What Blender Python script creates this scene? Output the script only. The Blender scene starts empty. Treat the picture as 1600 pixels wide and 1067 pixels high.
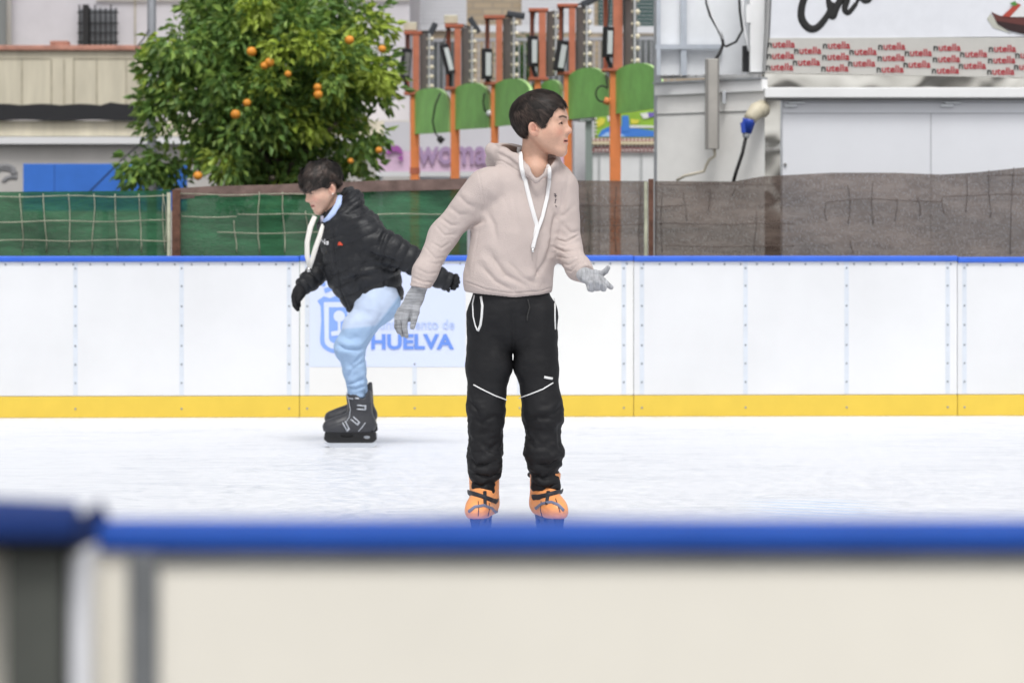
import bpy, bmesh, math, random
import numpy as np
from mathutils import Vector, Matrix
from mathutils.bvhtree import BVHTree

random.seed(7)
rng = np.random.default_rng(7)
SC = bpy.context.scene
COL = SC.collection
F = 4667.0          # focal length in photograph pixels (105 mm lens)
CAMZ = 1.2          # camera height above the ice
HY = 350.0          # the horizon's row


def W(px, py, Y):
    return Vector(((px - 800.0) * Y / F, Y, CAMZ - (py - HY) * Y / F))


# ------------------------------------------------------------ materials
def mat(name, color, rough=0.6, metal=0.0, var=0.0, scale=8.0, bump=0.0, bscale=60.0, spec=0.4,
        var_color=None, stretch=(1, 1, 1), sheen=0.0, subsurf=0.0, coat=0.0, alpha=1.0, attr=None, detail=6):
    m = bpy.data.materials.new(name)
    m.use_nodes = True
    nt = m.node_tree
    N, L = nt.nodes, nt.links
    bs = N['Principled BSDF']
    bs.inputs['Base Color'].default_value = (*color, 1)
    bs.inputs['Roughness'].default_value = rough
    bs.inputs['Metallic'].default_value = metal
    bs.inputs['Specular IOR Level'].default_value = spec
    bs.inputs['Sheen Weight'].default_value = sheen
    bs.inputs['Coat Weight'].default_value = coat
    bs.inputs['Alpha'].default_value = alpha
    if subsurf:
        bs.inputs['Subsurface Weight'].default_value = subsurf
        bs.inputs['Subsurface Radius'].default_value = (0.012, 0.005, 0.003)
        bs.inputs['Subsurface Scale'].default_value = 1.0
    tc = N.new('ShaderNodeTexCoord')
    mp = N.new('ShaderNodeMapping')
    mp.inputs['Scale'].default_value = stretch
    L.new(tc.outputs['Object'], mp.inputs['Vector'])
    src = None
    if attr:
        a = N.new('ShaderNodeVertexColor'); a.layer_name = attr
        src = a.outputs['Color']
        L.new(src, bs.inputs['Base Color'])
    if var > 0 or var_color:
        nz = N.new('ShaderNodeTexNoise')
        nz.inputs['Scale'].default_value = scale
        nz.inputs['Detail'].default_value = detail
        nz.inputs['Roughness'].default_value = 0.6
        L.new(mp.outputs['Vector'], nz.inputs['Vector'])
        rp = N.new('ShaderNodeMapRange')
        rp.inputs['From Min'].default_value = 0.35
        rp.inputs['From Max'].default_value = 0.68
        L.new(nz.outputs['Fac'], rp.inputs['Value'])
        mx = N.new('ShaderNodeMix'); mx.data_type = 'RGBA'
        L.new(rp.outputs['Result'], mx.inputs['Factor'])
        if src is not None:
            mul = N.new('ShaderNodeMix'); mul.data_type = 'RGBA'; mul.blend_type = 'MULTIPLY'
            mul.inputs['Factor'].default_value = 1
            mx.inputs['A'].default_value = (1 - var, 1 - var, 1 - var, 1)
            mx.inputs['B'].default_value = (1 + var, 1 + var, 1 + var, 1)
            L.new(src, mul.inputs['A']); L.new(mx.outputs['Result'], mul.inputs['B'])
            L.new(mul.outputs['Result'], bs.inputs['Base Color'])
        else:
            if var_color:
                mx.inputs['A'].default_value = (*color, 1)
                mx.inputs['B'].default_value = (*var_color, 1)
            else:
                mx.inputs['A'].default_value = (*[c * (1 - var) for c in color], 1)
                mx.inputs['B'].default_value = (*[min(1, c * (1 + var)) for c in color], 1)
            L.new(mx.outputs['Result'], bs.inputs['Base Color'])
    if bump > 0:
        nb = N.new('ShaderNodeTexNoise')
        nb.inputs['Scale'].default_value = bscale
        nb.inputs['Detail'].default_value = 4
        L.new(mp.outputs['Vector'], nb.inputs['Vector'])
        bp = N.new('ShaderNodeBump')
        bp.inputs['Strength'].default_value = bump
        bp.inputs['Distance'].default_value = 0.01
        L.new(nb.outputs['Fac'], bp.inputs['Height'])
        L.new(bp.outputs['Normal'], bs.inputs['Normal'])
    return m


# ------------------------------------------------------------ objects
def tag(o, label=None, cat=None, group=None, kind=None):
    if label: o['label'] = label
    if cat: o['category'] = cat
    if group: o['group'] = group
    if kind: o['kind'] = kind
    return o


def empty(name, loc, rz=0.0, label=None, cat=None, group=None):
    o = bpy.data.objects.new(name, None)
    o.empty_display_size = 0.2
    COL.objects.link(o)
    o.location = loc
    o.rotation_euler = (0, 0, rz)
    o['_rz'] = rz
    return tag(o, label, cat, group)


def wm(o):
    """world matrix of a thing or part from its own transforms (nothing is evaluated yet)"""
    m = Matrix.LocRotScale(o.location, o.rotation_euler, o.scale)
    return wm(o.parent) @ m if o.parent else m


def link_mesh(name, me, m=None, parent=None, local=False):
    """mesh given in world coordinates unless local; parented without moving it"""
    o = bpy.data.objects.new(name, me)
    COL.objects.link(o)
    if m is not None:
        for mm in (m if isinstance(m, (list, tuple)) else [m]):
            me.materials.append(mm)
    if parent is not None:
        o.parent = parent
        if not local:
            me.transform(wm(parent).inverted())
    return o


class MB:
    """collects shapes and links them as one mesh object"""
    def __init__(self):
        self.v = []; self.f = []; self.mi = []; self.sm = []

    def add(self, vs, fs, mi=0, smooth=False):
        b = len(self.v)
        self.v += [tuple(v) for v in vs]
        for f in fs:
            self.f.append([b + i for i in f]); self.mi.append(mi); self.sm.append(smooth)
        return self

    def box(self, lo, hi, mi=0, M=None):
        x0, y0, z0 = lo; x1, y1, z1 = hi
        vs = [Vector(p) for p in ((x0, y0, z0), (x1, y0, z0), (x1, y1, z0), (x0, y1, z0), (x0, y0, z1), (x1, y0, z1), (x1, y1, z1), (x0, y1, z1))]
        if M is not None: vs = [M @ v for v in vs]
        return self.add(vs, [(0, 3, 2, 1), (4, 5, 6, 7), (0, 1, 5, 4), (1, 2, 6, 5), (2, 3, 7, 6), (3, 0, 4, 7)], mi)

    def pbox(self, p0, p1, Y, depth, mi=0):
        """box whose front is the photo rectangle p0..p1 at distance Y"""
        a = W(p0[0], p0[1], Y); b = W(p1[0], p1[1], Y)
        return self.box((min(a.x, b.x), Y, min(a.z, b.z)), (max(a.x, b.x), Y + depth, max(a.z, b.z)), mi)

    def bar(self, a, b, w, d=None, up=Vector((0, 1, 0)), mi=0):
        """rectangular bar from a to b; w wide across, d deep along up"""
        a = Vector(a); b = Vector(b); d = d or w
        t = (b - a).normalized()
        u = up - t * up.dot(t)
        if u.length < 1e-4: u = Vector((1, 0, 0)) - t * t.x
        u.normalize(); s = t.cross(u)
        vs = []
        for p in (a, b):
            for i, j in ((-1, -1), (1, -1), (1, 1), (-1, 1)):
                vs.append(p + s * (i * w / 2) + u * (j * d / 2))
        return self.add(vs, [(0, 1, 2, 3), (7, 6, 5, 4), (0, 4, 5, 1), (1, 5, 6, 2), (2, 6, 7, 3), (3, 7, 4, 0)], mi)

    def tube(self, pts, r, n=8, mi=0, flat=1.0, flatdir=None):
        pts = [Vector(p) for p in pts]
        rs = r if isinstance(r, (list, tuple)) else [r] * len(pts)
        rings = []
        pu = None
        for i, p in enumerate(pts):
            t = (pts[min(i + 1, len(pts) - 1)] - pts[max(i - 1, 0)])
            if t.length < 1e-9: t = Vector((0, 0, 1))
            t.normalize()
            ref = pu if pu is not None else (flatdir if flatdir is not None else (Vector((0, 0, 1)) if abs(t.z) < 0.9 else Vector((1, 0, 0))))
            if flatdir is not None: ref = flatdir
            u = ref - t * ref.dot(t)
            if u.length < 1e-5: u = Vector((1, 0.3, 0)) - t * Vector((1, 0.3, 0)).dot(t)
            u.normalize(); s = t.cross(u); pu = u
            rings.append([p + (u * math.cos(2 * math.pi * k / n) * flat + s * math.sin(2 * math.pi * k / n)) * rs[i] for k in range(n)])
        vs = [v for rg in rings for v in rg]
        fs = []
        for i in range(len(rings) - 1):
            for k in range(n):
                a = i * n + k; b = i * n + (k + 1) % n
                fs.append((a, b, b + n, a + n))
        fs.append(tuple(range(n - 1, -1, -1)))
        fs.append(tuple((len(rings) - 1) * n + k for k in range(n)))
        return self.add(vs, fs, mi, True)

    def ball(self, c, r, n=10, mi=0, sz=(1, 1, 1)):
        c = Vector(c); vs = []; fs = []
        m = n // 2
        for i in range(m + 1):
            th = math.pi * i / m
            for k in range(n):
                ph = 2 * math.pi * k / n
                vs.append(c + Vector((r * sz[0] * math.sin(th) * math.cos(ph), r * sz[1] * math.sin(th) * math.sin(ph), r * sz[2] * math.cos(th))))
        for i in range(m):
            for k in range(n):
                a = i * n + k; b = i * n + (k + 1) % n
                fs.append((a, a + n, b + n, b))
        return self.add(vs, fs, mi, True)

    def prism(self, pts, ext, mi=0):
        """closed outline pts (world points) extruded by vector ext"""
        n = len(pts); ext = Vector(ext)
        vs = [Vector(p) for p in pts] + [Vector(p) + ext for p in pts]
        fs = [tuple(range(n)), tuple(range(2 * n - 1, n - 1, -1))]
        for i in range(n):
            j = (i + 1) % n
            fs.append((i, i + n, j + n, j))
        return self.add(vs, fs, mi)

    def build(self, name, m=None, parent=None, bevel=0.0, seg=2):
        me = bpy.data.meshes.new(name)
        me.from_pydata([tuple(v) for v in self.v], [], self.f)
        me.polygons.foreach_set('material_index', self.mi)
        me.polygons.foreach_set('use_smooth', self.sm)
        me.update()
        bm = bmesh.new(); bm.from_mesh(me)
        bmesh.ops.recalc_face_normals(bm, faces=bm.faces)
        if bevel > 0:
            es = [e for e in bm.edges if len(e.link_faces) == 2 and e.calc_face_angle(0) > 0.6]
            bmesh.ops.bevel(bm, geom=es, offset=bevel, segments=seg, affect='EDGES', profile=0.5, clamp_overlap=True)
        bm.to_mesh(me); bm.free()
        return link_mesh(name, me, m, parent)


def text_mesh(s, size, bold=0.0, extrude=0.002, shear=0.0, spacing=1.0, align='LEFT'):
    """the outlines of a word as a flat mesh in its own XY plane"""
    cu = bpy.data.curves.new('lettering', 'FONT')
    cu.body = s; cu.size = size; cu.offset = bold; cu.extrude = extrude; cu.shear = shear
    cu.space_character = spacing; cu.align_x = align; cu.resolution_u = 4
    ob = bpy.data.objects.new('lettering', cu); COL.objects.link(ob)
    dg = bpy.context.evaluated_depsgraph_get(); dg.update()
    me = bpy.data.meshes.new_from_object(ob.evaluated_get(dg))
    bpy.data.objects.remove(ob); bpy.data.curves.remove(cu)
    return me


def put_text(mb, s, origin, width, height, xdir, nrm, mi=0, bold=0.0, split=None):
    """fit the word s into width x height (cap box) on the plane at origin; split=(k, mi2): letters after the k-th use mi2"""
    me = text_mesh(s, 1.0, bold)
    co = [v.co.copy() for v in me.vertices]
    x0 = min(c.x for c in co); x1 = max(c.x for c in co)
    y0 = min(c.y for c in co); y1 = max(c.y for c in co)
    xd = Vector(xdir).normalized(); n = Vector(nrm).normalized(); zd = n.cross(xd)
    if zd.z < 0: zd = -zd
    vs = [Vector(origin) + xd * ((c.x - x0) / (x1 - x0) * width) + zd * ((c.y - y0) / (y1 - y0) * height) + n * (0.0015 + c.z) for c in co]
    thr = None
    if split:
        mk = text_mesh(s[:split[0]], 1.0, bold)
        thr = max(v.co.x for v in mk.vertices) + 0.01
        bpy.data.meshes.remove(mk)
    b = len(mb.v); mb.v += [tuple(v) for v in vs]
    for p in me.polygons:
        mb.f.append([b + i for i in p.vertices])
        cx = sum(co[i].x for i in p.vertices) / len(p.vertices)
        mb.mi.append(split[1] if (split and cx > thr) else mi)
        mb.sm.append(False)
    bpy.data.meshes.remove(me)


# ------------------------------------------------------------ implicit surfaces
def grid(lo, hi, h):
    ax = [np.arange(lo[i], hi[i] + h, h, dtype=np.float32) for i in range(3)]
    X, Y, Z = np.meshgrid(*ax, indexing='ij')
    return X, Y, Z


def smin(a, b, k):
    if k <= 0: return np.minimum(a, b)
    h = np.maximum(k - np.abs(a - b), 0) / k
    return np.minimum(a, b) - h * h * k * 0.25


def smax(a, b, k):
    return -smin(-a, -b, k)


def cap(P, a, b, ra, rb, u=None, k=1.0, u2=None, k2=1.0):
    """rounded tapered limb from a to b; k > 1 makes it thinner along u"""
    X, Y, Z = P
    a = np.array(a, dtype=np.float32); b = np.array(b, dtype=np.float32)
    d = b - a; L2 = max(float(d @ d), 1e-9)
    vx, vy, vz = X - a[0], Y - a[1], Z - a[2]
    t = np.clip((vx * d[0] + vy * d[1] + vz * d[2]) / L2, 0, 1)
    vx = vx - t * d[0]; vy = vy - t * d[1]; vz = vz - t * d[2]
    for uu, kk in ((u, k), (u2, k2)):
        if uu is not None:
            uu = np.array(uu, dtype=np.float32); uu = uu / np.linalg.norm(uu)
            w = (vx * uu[0] + vy * uu[1] + vz * uu[2]) * (kk - 1)
            vx = vx + w * uu[0]; vy = vy + w * uu[1]; vz = vz + w * uu[2]
    return np.sqrt(vx * vx + vy * vy + vz * vz) - (ra + (rb - ra) * t)


def ell(P, c, r, R=None):
    X, Y, Z = P
    x, y, z = X - c[0], Y - c[1], Z - c[2]
    if R is not None:      # R rows are the ellipsoid's own axes
        x, y, z = (R[0][0] * x + R[0][1] * y + R[0][2] * z, R[1][0] * x + R[1][1] * y + R[1][2] * z, R[2][0] * x + R[2][1] * y + R[2][2] * z)
    k0 = np.sqrt((x / r[0]) ** 2 + (y / r[1]) ** 2 + (z / r[2]) ** 2)
    k1 = np.sqrt((x / r[0] ** 2) ** 2 + (y / r[1] ** 2) ** 2 + (z / r[2] ** 2) ** 2) + 1e-9
    return k0 * (k0 - 1.0) / k1


def chain(P, pts, rs, k=0.01, u=None, ku=1.0):
    d = None
    for i in range(len(pts) - 1):
        e = cap(P, pts[i], pts[i + 1], rs[i], rs[i + 1], u, ku)
        d = e if d is None else smin(d, e, k)
    return d


def nets(fn, lo, hi, h):
    """surface nets: the zero surface of fn as (verts, quads)"""
    P = grid(lo, hi, h)
    V = fn(P).astype(np.float32)
    ins = V < 0
    c = np.zeros(tuple(s - 1 for s in V.shape), dtype=np.int8)
    offs = [(i, j, k) for i in (0, 1) for j in (0, 1) for k in (0, 1)]
    sh = V.shape
    for (i, j, k) in offs:
        c += ins[i:sh[0] - 1 + i, j:sh[1] - 1 + j, k:sh[2] - 1 + k]
    act = np.argwhere((c > 0) & (c < 8))
    vals = np.stack([V[act[:, 0] + i, act[:, 1] + j, act[:, 2] + k] for (i, j, k) in offs], axis=1)
    acc = np.zeros((len(act), 3)); cnt = np.zeros(len(act))
    for a in range(8):
        for b in range(a + 1, 8):
            oa, ob = np.array(offs[a]), np.array(offs[b])
            if abs(oa - ob).sum() != 1: continue
            va, vb = vals[:, a], vals[:, b]
            m = (va < 0) != (vb < 0)
            t = np.where(m, va / np.where(m, va - vb, 1), 0)
            acc += np.where(m[:, None], oa + (ob - oa) * t[:, None], 0); cnt += m
    verts = (act + acc / np.maximum(cnt, 1)[:, None]) * h + np.array(lo)
    idx = -np.ones(c.shape, dtype=np.int64)
    idx[act[:, 0], act[:, 1], act[:, 2]] = np.arange(len(act))
    quads = []
    for ax in range(3):
        s0 = [slice(None)] * 3; s1 = [slice(None)] * 3
        s0[ax] = slice(0, -1); s1[ax] = slice(1, None)
        A = ins[tuple(s0)]; B = ins[tuple(s1)]
        e = np.argwhere(A != B)
        u, v = [(1, 2), (2, 0), (0, 1)][ax]
        ok = (e[:, u] > 0) & (e[:, v] > 0) & (e[:, u] < sh[u] - 1) & (e[:, v] < sh[v] - 1)
        e = e[ok]
        du = np.zeros(3, int); du[u] = 1; dv = np.zeros(3, int); dv[v] = 1
        def gi(q): return idx[q[:, 0], q[:, 1], q[:, 2]]
        q = np.stack([gi(e - du - dv), gi(e - dv), gi(e), gi(e - du)], axis=1)
        fl = A[e[:, 0], e[:, 1], e[:, 2]]
        q[~fl] = q[~fl][:, ::-1]
        quads.append(q)
    Q = np.concatenate(quads)
    Q = Q[(Q >= 0).all(1)]
    return verts, Q


def vnormals(V, Q):
    a = V[Q[:, 2]] - V[Q[:, 0]]; b = V[Q[:, 3]] - V[Q[:, 1]]
    n = np.cross(a, b)
    N = np.zeros_like(V)
    for i in range(4): np.add.at(N, Q[:, i], n)
    return N / (np.linalg.norm(N, axis=1)[:, None] + 1e-12)


def relax(V, Q, it=2, lam=0.5):
    for _ in range(it):
        S = np.zeros_like(V); C = np.zeros(len(V))
        for i in range(4):
            j = (i + 1) % 4
            np.add.at(S, Q[:, i], V[Q[:, j]]); np.add.at(C, Q[:, i], 1)
            np.add.at(S, Q[:, j], V[Q[:, i]]); np.add.at(C, Q[:, j], 1)
        V = V + lam * (S / np.maximum(C, 1)[:, None] - V)
    return V


_lat = rng.random((64, 64, 64)).astype(np.float32)
def vnoise(x, y, z):
    xi, yi, zi = np.floor(x).astype(int), np.floor(y).astype(int), np.floor(z).astype(int)
    fx, fy, fz = x - xi, y - yi, z - zi
    fx, fy, fz = (f * f * (3 - 2 * f) for f in (fx, fy, fz))
    r = 0
    for i in (0, 1):
        for j in (0, 1):
            for k in (0, 1):
                r = r + _lat[(xi + i) & 63, (yi + j) & 63, (zi + k) & 63] * (fx if i else 1 - fx) * (fy if j else 1 - fy) * (fz if k else 1 - fz)
    return r * 2 - 1


def fbm(V, f, seed=0, oct=3, st=(1, 1, 1)):
    r = 0; a = 1.0
    for o in range(oct):
        r = r + a * vnoise(V[:, 0] * f * st[0] + seed * 7.3 + o * 11, V[:, 1] * f * st[1] + seed * 3.1, V[:, 2] * f * st[2] + seed * 5.7)
        f *= 2.0; a *= 0.5
    return r


def topix(V):
    s = F / V[:, 1]
    return 800 + V[:, 0] * s, HY + (CAMZ - V[:, 2]) * s


def seg2d(px, py, pts):
    d = np.full(px.shape, 1e9)
    for (ax, ay), (bx, by) in zip(pts[:-1], pts[1:]):
        dx, dy = bx - ax, by - ay
        t = np.clip(((px - ax) * dx + (py - ay) * dy) / (dx * dx + dy * dy + 1e-9), 0, 1)
        d = np.minimum(d, np.hypot(px - ax - t * dx, py - ay - t * dy))
    return d


def folds(V, N, fl, scale):
    """sculpt creases: each is (polyline in photo px, half width in px, depth in m), cut where the cloth faces the front"""
    px, py = topix(V)
    face = np.clip(-N[:, 1] * 1.6, 0, 1)
    D = np.zeros(len(V))
    for pts, w, amp in fl:
        d = seg2d(px, py, pts)
        # fade towards both ends
        L0 = np.hypot(px - pts[0][0], py - pts[0][1]); L1 = np.hypot(px - pts[-1][0], py - pts[-1][1])
        ramp = np.clip(np.minimum(L0, L1) / (2.5 * w), 0.15, 1)
        D += 0.8 * (-amp * np.exp(-(d / (0.72 * w)) ** 2) + 0.45 * amp * np.exp(-((d - 1.9 * w) / (1.4 * w)) ** 2)) * ramp
    return V + N * (D * face)[:, None]


def np_mesh(name, V, Q, m=None, parent=None, color=None, smooth=True):
    me = bpy.data.meshes.new(name)
    me.vertices.add(len(V)); me.vertices.foreach_set('co', np.asarray(V, dtype=np.float32).ravel())
    k = Q.shape[1]
    me.loops.add(len(Q) * k); me.loops.foreach_set('vertex_index', Q.astype(np.int32).ravel())
    me.polygons.add(len(Q))
    me.polygons.foreach_set('loop_start', np.arange(0, len(Q) * k, k, dtype=np.int32))
    me.polygons.foreach_set('loop_total', np.full(len(Q), k, dtype=np.int32))
    me.update(calc_edges=True); me.validate()
    me.polygons.foreach_set('use_smooth', np.full(len(me.polygons), smooth))
    if color is not None:
        ca = me.color_attributes.new('col', 'FLOAT_COLOR', 'POINT')
        c4 = np.ones((len(V), 4), dtype=np.float32); c4[:, :3] = color
        ca.data.foreach_set('color', c4.ravel())
    return link_mesh(name, me, m, parent)
# ------------------------------------------------------------ camera, light, world
cam_d = bpy.data.cameras.new('camera')
cam = bpy.data.objects.new('camera', cam_d); COL.objects.link(cam)
cam.location = (0, 0, CAMZ); cam.rotation_euler = (math.radians(90), 0, 0)
cam_d.lens = 105.0; cam_d.sensor_width = 36.0
cam_d.shift_y = -(533.5 - HY) / 1600.0
cam_d.clip_end = 500; cam_d.clip_start = 0.1
cam_d.dof.use_dof = True; cam_d.dof.focus_distance = 11.35; cam_d.dof.aperture_fstop = 5.4
SC.camera = cam

SUN_EL, SUN_AZ = math.radians(60), math.radians(176)      # azimuth clockwise from +Y
wd = bpy.data.worlds.new('World'); SC.world = wd; wd.use_nodes = True
nt = wd.node_tree; bg = nt.nodes['Background']
sky = nt.nodes.new('ShaderNodeTexSky'); sky.sky_type = 'NISHITA'; sky.sun_disc = False
sky.sun_elevation = SUN_EL; sky.sun_rotation = SUN_AZ
sky.air_density = 1.0; sky.dust_density = 4.0; sky.ozone_density = 1.0
hs = nt.nodes.new('ShaderNodeHueSaturation'); hs.inputs['Saturation'].default_value = 0.06
nt.links.new(sky.outputs['Color'], hs.inputs['Color'])
nt.links.new(hs.outputs['Color'], bg.inputs['Color'])
bg.inputs['Strength'].default_value = 0.15
sd = bpy.data.lights.new('sun', 'SUN'); sun = bpy.data.objects.new('sun', sd); COL.objects.link(sun)
sd.energy = 1.35; sd.angle = math.radians(16); sd.color = (1.0, 0.975, 0.94)
sdir = Vector((math.sin(SUN_AZ) * math.cos(SUN_EL), math.cos(SUN_AZ) * math.cos(SUN_EL), math.sin(SUN_EL)))
sun.rotation_euler = (-sdir).to_track_quat('-Z', 'Y').to_euler()
sun.location = (0, 0, 20)
SC.view_settings.view_transform = 'Standard'; SC.view_settings.look = 'None'
SC.view_settings.gamma = 1.0; SC.view_settings.exposure = 0.10
SC.cycles.max_bounces = 8

# ------------------------------------------------------------ setting: ground and ice
def boardY(X):          # the far barrier runs very slightly away to the right
    return 18.60 + 0.034 * X

g = MB(); g.box((-60, -6, -0.35), (60, 140, -0.03))
tag(g.build('ground', mat('asphalt', (0.07, 0.07, 0.07), 0.9, var=0.25, scale=3, bump=0.3)), kind='structure')


def ice_material():
    m = mat('ice', (0.84, 0.87, 0.93), 0.42, spec=0.4)
    nt = m.node_tree; N, L = nt.nodes, nt.links; bs = N['Principled BSDF']
    tc = N.new('ShaderNodeTexCoord')
    facs = []
    for ang, sc, thr in ((0.15, 2.2, 0.012), (-0.5, 1.5, 0.010), (0.9, 1.2, 0.010), (-0.12, 3.5, 0.016), (1.4, 2.6, 0.012)):
        mp = N.new('ShaderNodeMapping'); mp.inputs['Rotation'].default_value = (0, 0, ang)
        mp.inputs['Scale'].default_value = (0.35, 2.2, 1)
        L.new(tc.outputs['Object'], mp.inputs['Vector'])
        nz = N.new('ShaderNodeTexNoise'); nz.inputs['Scale'].default_value = sc; nz.inputs['Detail'].default_value = 2.5
        nz.inputs['Distortion'].default_value = 0.6
        L.new(mp.outputs['Vector'], nz.inputs['Vector'])
        s = N.new('ShaderNodeMath'); s.operation = 'SUBTRACT'; s.inputs[1].default_value = 0.5
        L.new(nz.outputs['Fac'], s.inputs[0])
        a = N.new('ShaderNodeMath'); a.operation = 'ABSOLUTE'; L.new(s.outputs[0], a.inputs[0])
        r = N.new('ShaderNodeMapRange'); r.inputs['From Min'].default_value = 0.0; r.inputs['From Max'].default_value = thr
        r.inputs['To Min'].default_value = 1.0; r.inputs['To Max'].default_value = 0.0
        L.new(a.outputs[0], r.inputs['Value']); facs.append(r.outputs['Result'])
    cur = facs[0]
    for f in facs[1:]:
        mx = N.new('ShaderNodeMath'); mx.operation = 'MAXIMUM'; L.new(cur, mx.inputs[0]); L.new(f, mx.inputs[1]); cur = mx.outputs[0]
    # scratches come and go
    pn = N.new('ShaderNodeTexNoise'); pn.inputs['Scale'].default_value = 0.9; pn.inputs['Detail'].default_value = 5
    L.new(tc.outputs['Object'], pn.inputs['Vector'])
    pr = N.new('ShaderNodeMapRange'); pr.inputs['From Min'].default_value = 0.38; pr.inputs['From Max'].default_value = 0.62
    pr.inputs['To Min'].default_value = 0.15
    L.new(pn.outputs['Fac'], pr.inputs['Value'])
    ml = N.new('ShaderNodeMath'); ml.operation = 'MULTIPLY'; L.new(cur, ml.inputs[0]); L.new(pr.outputs['Result'], ml.inputs[1])
    snow = N.new('ShaderNodeTexNoise'); snow.inputs['Scale'].default_value = 14; snow.inputs['Detail'].default_value = 8
    L.new(tc.outputs['Object'], snow.inputs['Vector'])
    c1 = N.new('ShaderNodeMix'); c1.data_type = 'RGBA'
    c1.inputs['A'].default_value = (0.71, 0.735, 0.79, 1); c1.inputs['B'].default_value = (0.755, 0.77, 0.81, 1)
    sr = N.new('ShaderNodeMapRange'); sr.inputs['From Min'].default_value = 0.4; sr.inputs['From Max'].default_value = 0.6
    L.new(snow.outputs['Fac'], sr.inputs['Value']); L.new(sr.outputs['Result'], c1.inputs['Factor'])
    c2 = N.new('ShaderNodeMix'); c2.data_type = 'RGBA'; c2.inputs['B'].default_value = (0.40, 0.44, 0.52, 1)
    L.new(c1.outputs['Result'], c2.inputs['A'])
    mm = N.new('ShaderNodeMath'); mm.operation = 'MULTIPLY'; mm.inputs[1].default_value = 0.5; L.new(ml.outputs[0], mm.inputs[0])
    L.new(mm.outputs[0], c2.inputs['Factor'])
    # pale blue slanted stripes tinted into the ice colour, right of the taller skater
    sp = N.new('ShaderNodeSeparateXYZ'); L.new(tc.outputs['Object'], sp.inputs[0])
    def rng_(sock, a, b, c, d):
        def mr(x0, x1, y0, y1):
            r_ = N.new('ShaderNodeMapRange'); r_.inputs['From Min'].default_value = x0; r_.inputs['From Max'].default_value = x1
            r_.inputs['To Min'].default_value = y0; r_.inputs['To Max'].default_value = y1; L.new(sock, r_.inputs['Value']); return r_.outputs['Result']
        m_ = N.new('ShaderNodeMath'); m_.operation = 'MULTIPLY'; L.new(mr(a, b, 0, 1), m_.inputs[0]); L.new(mr(c, d, 1, 0), m_.inputs[1]); return m_.outputs[0]
    mx_ = rng_(sp.outputs['X'], 0.95, 1.15, 1.40, 1.62); my_ = rng_(sp.outputs['Y'], 12.1, 12.35, 12.9, 13.1)
    ln = N.new('ShaderNodeMath'); ln.operation = 'MULTIPLY_ADD'; ln.inputs[1].default_value = 0.55; L.new(sp.outputs['X'], ln.inputs[0]); L.new(sp.outputs['Y'], ln.inputs[2])
    l2 = N.new('ShaderNodeMath'); l2.operation = 'MULTIPLY'; l2.inputs[1].default_value = 48.0; L.new(ln.outputs[0], l2.inputs[0])
    l3 = N.new('ShaderNodeMath'); l3.operation = 'SINE'; L.new(l2.outputs[0], l3.inputs[0])
    l4 = N.new('ShaderNodeMapRange'); l4.inputs['From Min'].default_value = -0.2; l4.inputs['From Max'].default_value = 0.5; L.new(l3.outputs[0], l4.inputs['Value'])
    f1 = N.new('ShaderNodeMath'); f1.operation = 'MULTIPLY'; L.new(mx_, f1.inputs[0]); L.new(my_, f1.inputs[1])
    f2 = N.new('ShaderNodeMath'); f2.operation = 'MULTIPLY'; L.new(f1.outputs[0], f2.inputs[0]); L.new(l4.outputs['Result'], f2.inputs[1])
    f3 = N.new('ShaderNodeMath'); f3.operation = 'MULTIPLY'; f3.inputs[1].default_value = 0.7; L.new(f2.outputs[0], f3.inputs[0])
    c3 = N.new('ShaderNodeMix'); c3.data_type = 'RGBA'; c3.inputs['B'].default_value = (0.50, 0.64, 0.86, 1)
    L.new(f3.outputs[0], c3.inputs['Factor']); L.new(c2.outputs['Result'], c3.inputs['A'])
    L.new(c3.outputs['Result'], bs.inputs['Base Color'])
    rr = N.new('ShaderNodeMapRange'); rr.inputs['To Min'].default_value = 0.3; rr.inputs['To Max'].default_value = 0.6
    L.new(sr.outputs['Result'], rr.inputs['Value']); L.new(rr.outputs['Result'], bs.inputs['Roughness'])
    bp = N.new('ShaderNodeBump'); bp.inputs['Strength'].default_value = 0.35; bp.inputs['Distance'].default_value = 0.004
    inv = N.new('ShaderNodeMath'); inv.operation = 'SUBTRACT'; inv.inputs[0].default_value = 1; L.new(ml.outputs[0], inv.inputs[1])
    L.new(inv.outputs[0], bp.inputs['Height']); L.new(bp.outputs['Normal'], bs.inputs['Normal'])
    return m


g = MB(); g.box((-14, 2.0, -0.03), (14, 18.55, 0.0))
# follow the slanted barrier at the far side
me_v = g.v
g.v = [(x, boardY(x) if y > 10 else y, z) for x, y, z in g.v]
tag(g.build('ice_rink', ice_material()), kind='structure')
# ------------------------------------------------------------ far barrier
M_white = mat('board_plastic', (0.69, 0.698, 0.715), 0.35, var=0.05, scale=0.9, bump=0.03, bscale=4)
M_warm = mat('board_plastic_warm', (0.72, 0.72, 0.71), 0.35, var=0.04, scale=0.9, bump=0.03, bscale=4)
M_blue = mat('cap_blue', (0.035, 0.13, 0.62), 0.38, var=0.08, scale=5)
M_yellow = mat('kick_yellow', (0.69, 0.49, 0.06), 0.42, var=0.03, scale=6)
M_strip = mat('post_shadow_grey', (0.60, 0.64, 0.70), 0.4, var=0.05)
M_screw = mat('screw_grey', (0.30, 0.32, 0.35), 0.4, metal=0.6)
M_steel = mat('galvanised', (0.45, 0.46, 0.47), 0.45, metal=0.5, var=0.15, scale=12)
M_sticker = mat('sticker_lilac', (0.60, 0.66, 0.84), 0.3)
M_ink = mat('ink_blue', (0.14, 0.27, 0.72), 0.4)
M_ink_pale = mat('ink_pale_blue', (0.22, 0.36, 0.78), 0.4)
M_ink_mid = mat('ink_mid', (0.46, 0.56, 0.86), 0.4)
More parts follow.
